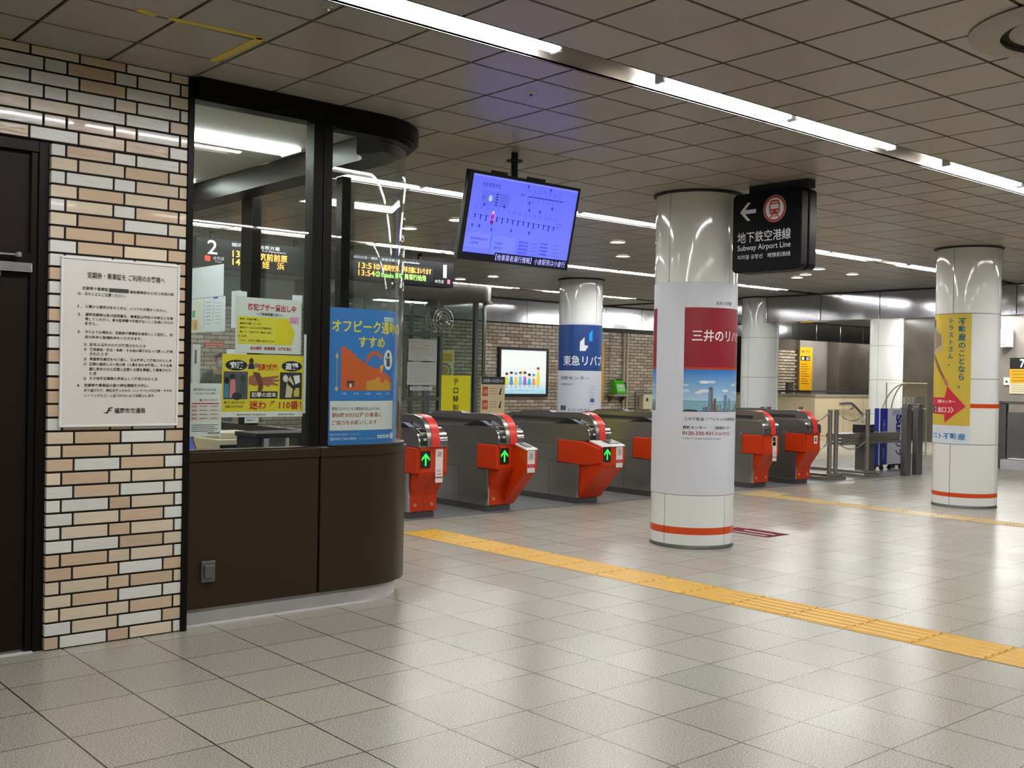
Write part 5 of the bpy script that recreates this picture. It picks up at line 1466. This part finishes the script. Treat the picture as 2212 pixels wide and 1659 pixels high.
# ================================================================ PERSON IN THE PAID AREA
pe = thing('person', (6.15, 13.0, 0), 'person in a dark jacket and white face mask seen through the booth windows', 'person')
def skin(name, joints, edges, mat, parent, root=0, sub=2):
    me = bpy.data.meshes.new(name); me.from_pydata([j[:3] for j in joints], edges, [])
    me.materials.append(M[mat])
    o = bpy.data.objects.new(name, me); COL.objects.link(o); o.parent = parent
    sk = o.modifiers.new('skin', 'SKIN')
    for v, j in zip(me.skin_vertices[0].data, joints): v.radius = (j[3], j[4] if len(j) > 4 else j[3])
    me.skin_vertices[0].data[root].use_root = True
    sk.use_smooth_shade = True
    sb = o.modifiers.new('sub', 'SUBSURF'); sb.levels = sub; sb.render_levels = sub
    return o
J = [(0, 0, .92, .15, .11), (0, .0, 1.08, .145, .105), (0, .01, 1.25, .165, .11), (0, .01, 1.36, .13, .085), (0, -.005, 1.415, .055, .052),
     (0, -.02, 1.47, .062, .066), (0, -.025, 1.535, .076, .09), (0, -.015, 1.59, .060, .072),
     (.17, .01, 1.345, .055), (.215, .03, 1.10, .045), (.21, -.04, .87, .032), (.205, -.055, .80, .026, .014),
     (-.17, .01, 1.345, .055), (-.215, .03, 1.10, .045), (-.21, -.04, .87, .032), (-.205, -.055, .80, .026, .014),
     (.095, 0, .84, .085), (.10, -.01, .48, .055), (.10, .02, .09, .036), (.105, -.10, .04, .036, .03),
     (-.095, 0, .84, .085), (-.10, -.01, .48, .055), (-.10, .02, .09, .036), (-.105, -.10, .04, .036, .03)]
Eg = [(0, 1), (1, 2), (2, 3), (3, 4), (4, 5), (5, 6), (6, 7), (3, 8), (8, 9), (9, 10), (10, 11), (3, 12), (12, 13), (13, 14), (14, 15), (0, 16), (16, 17), (17, 18), (18, 19), (0, 20), (20, 21), (21, 22), (22, 23)]
skin('body', J, Eg, 'skin', pe)
for sx in (1, -1):
    for k in range(4):
        x = sx * .205 + (k - 1.5) * .012 * sx
        skin('finger', [(x, -.058, .795, .009), (x, -.062 - .004 * k, .765 - .004 * (k in (1, 2)), .0085), (x, -.055, .735 - .006 * (k in (1, 2)), .007)], [(0, 1), (1, 2)], 'skin', pe, sub=1)
    skin('thumb', [(sx * .18, -.06, .81, .010), (sx * .168, -.072, .785, .009), (sx * .166, -.078, .762, .0075)], [(0, 1), (1, 2)], 'skin', pe, sub=1)
JK = [(0, 0, .86, .165, .125), (0, .0, 1.06, .16, .12), (0, .01, 1.25, .178, .125), (0, .01, 1.365, .12, .09), (.185, .01, 1.34, .068), (.222, .03, 1.10, .058), (.215, -.035, .90, .045), (-.185, .01, 1.34, .068), (-.222, .03, 1.10, .058), (-.215, -.035, .90, .045), (0, -.0, 1.425, .065, .062)]
skin('jacket', JK, [(0, 1), (1, 2), (2, 3), (3, 4), (4, 5), (5, 6), (3, 7), (7, 8), (8, 9), (3, 10)], 'jacket', pe)
skin('trousers', [(0, 0, .90, .155, .118), (.095, 0, .80, .098), (.10, -.01, .48, .07), (.10, .02, .10, .058), (-.095, 0, .80, .098), (-.10, -.01, .48, .07), (-.10, .02, .10, .058)], [(0, 1), (1, 2), (2, 3), (0, 4), (4, 5), (5, 6)], 'trousers', pe)
hh = MB().mat('hair'); hh.ball((0, .0, 1.565), .088, .098, .078, 18)
hh.v = [(x, max(y, -.078) if z > 1.575 else max(y, -.005), max(z, 1.50)) for x, y, z in hh.v]
hh.build('hair', pe, smooth=True)
fm = MB().mat('mask'); fm.ball((0, -.085, 1.488), .066, .05, .05, 14); fm.build('face_mask', pe, smooth=True)
for sx in (1, -1):
    MB().mat('mask').ball((sx * .03, -.108, 1.553), .012, .008, .007, 10).build('eye', pe, smooth=True)
    MB().mat('hair').ball((sx * .03, -.114, 1.553), .006, .004, .006, 8).build('pupil', pe, smooth=True)
    MB().mat('skin').ball((sx * .082, -.02, 1.54), .012, .022, .032, 10).build('ear', pe, smooth=True)
    MB().mat('black').box(sx * .102 - .045, -.155, 0, sx * .102 + .045, .07, .075).build('shoe', pe, bevel=.025)
MB().mat('skin').ball((0, -.118, 1.528), .013, .016, .022, 10).build('nose', pe, smooth=True)
t = thing('red_wall_sign', (7.47, 16.4, 1.80), 'small red sign on the far brick wall behind the masked person', 'sign')
MB().mat('red_band').box(0, -.02, 0, .34, -.001, .05).build('panel', t); MB().mat('white').box(.02, -.022, .015, .32, -.02, .022).build('stripe', t)
t = thing('wall_panel', (7.24, 16.4, 1.0), 'white wall unit at the left edge seen through the booth glass', 'panel')
MB().mat('white').box(0, -.1, 0, .14, -.001, .81).build('body', t, bevel=.01); MB().mat('black').box(.04, -.105, .5, .07, -.1, .72).build('slot', t)
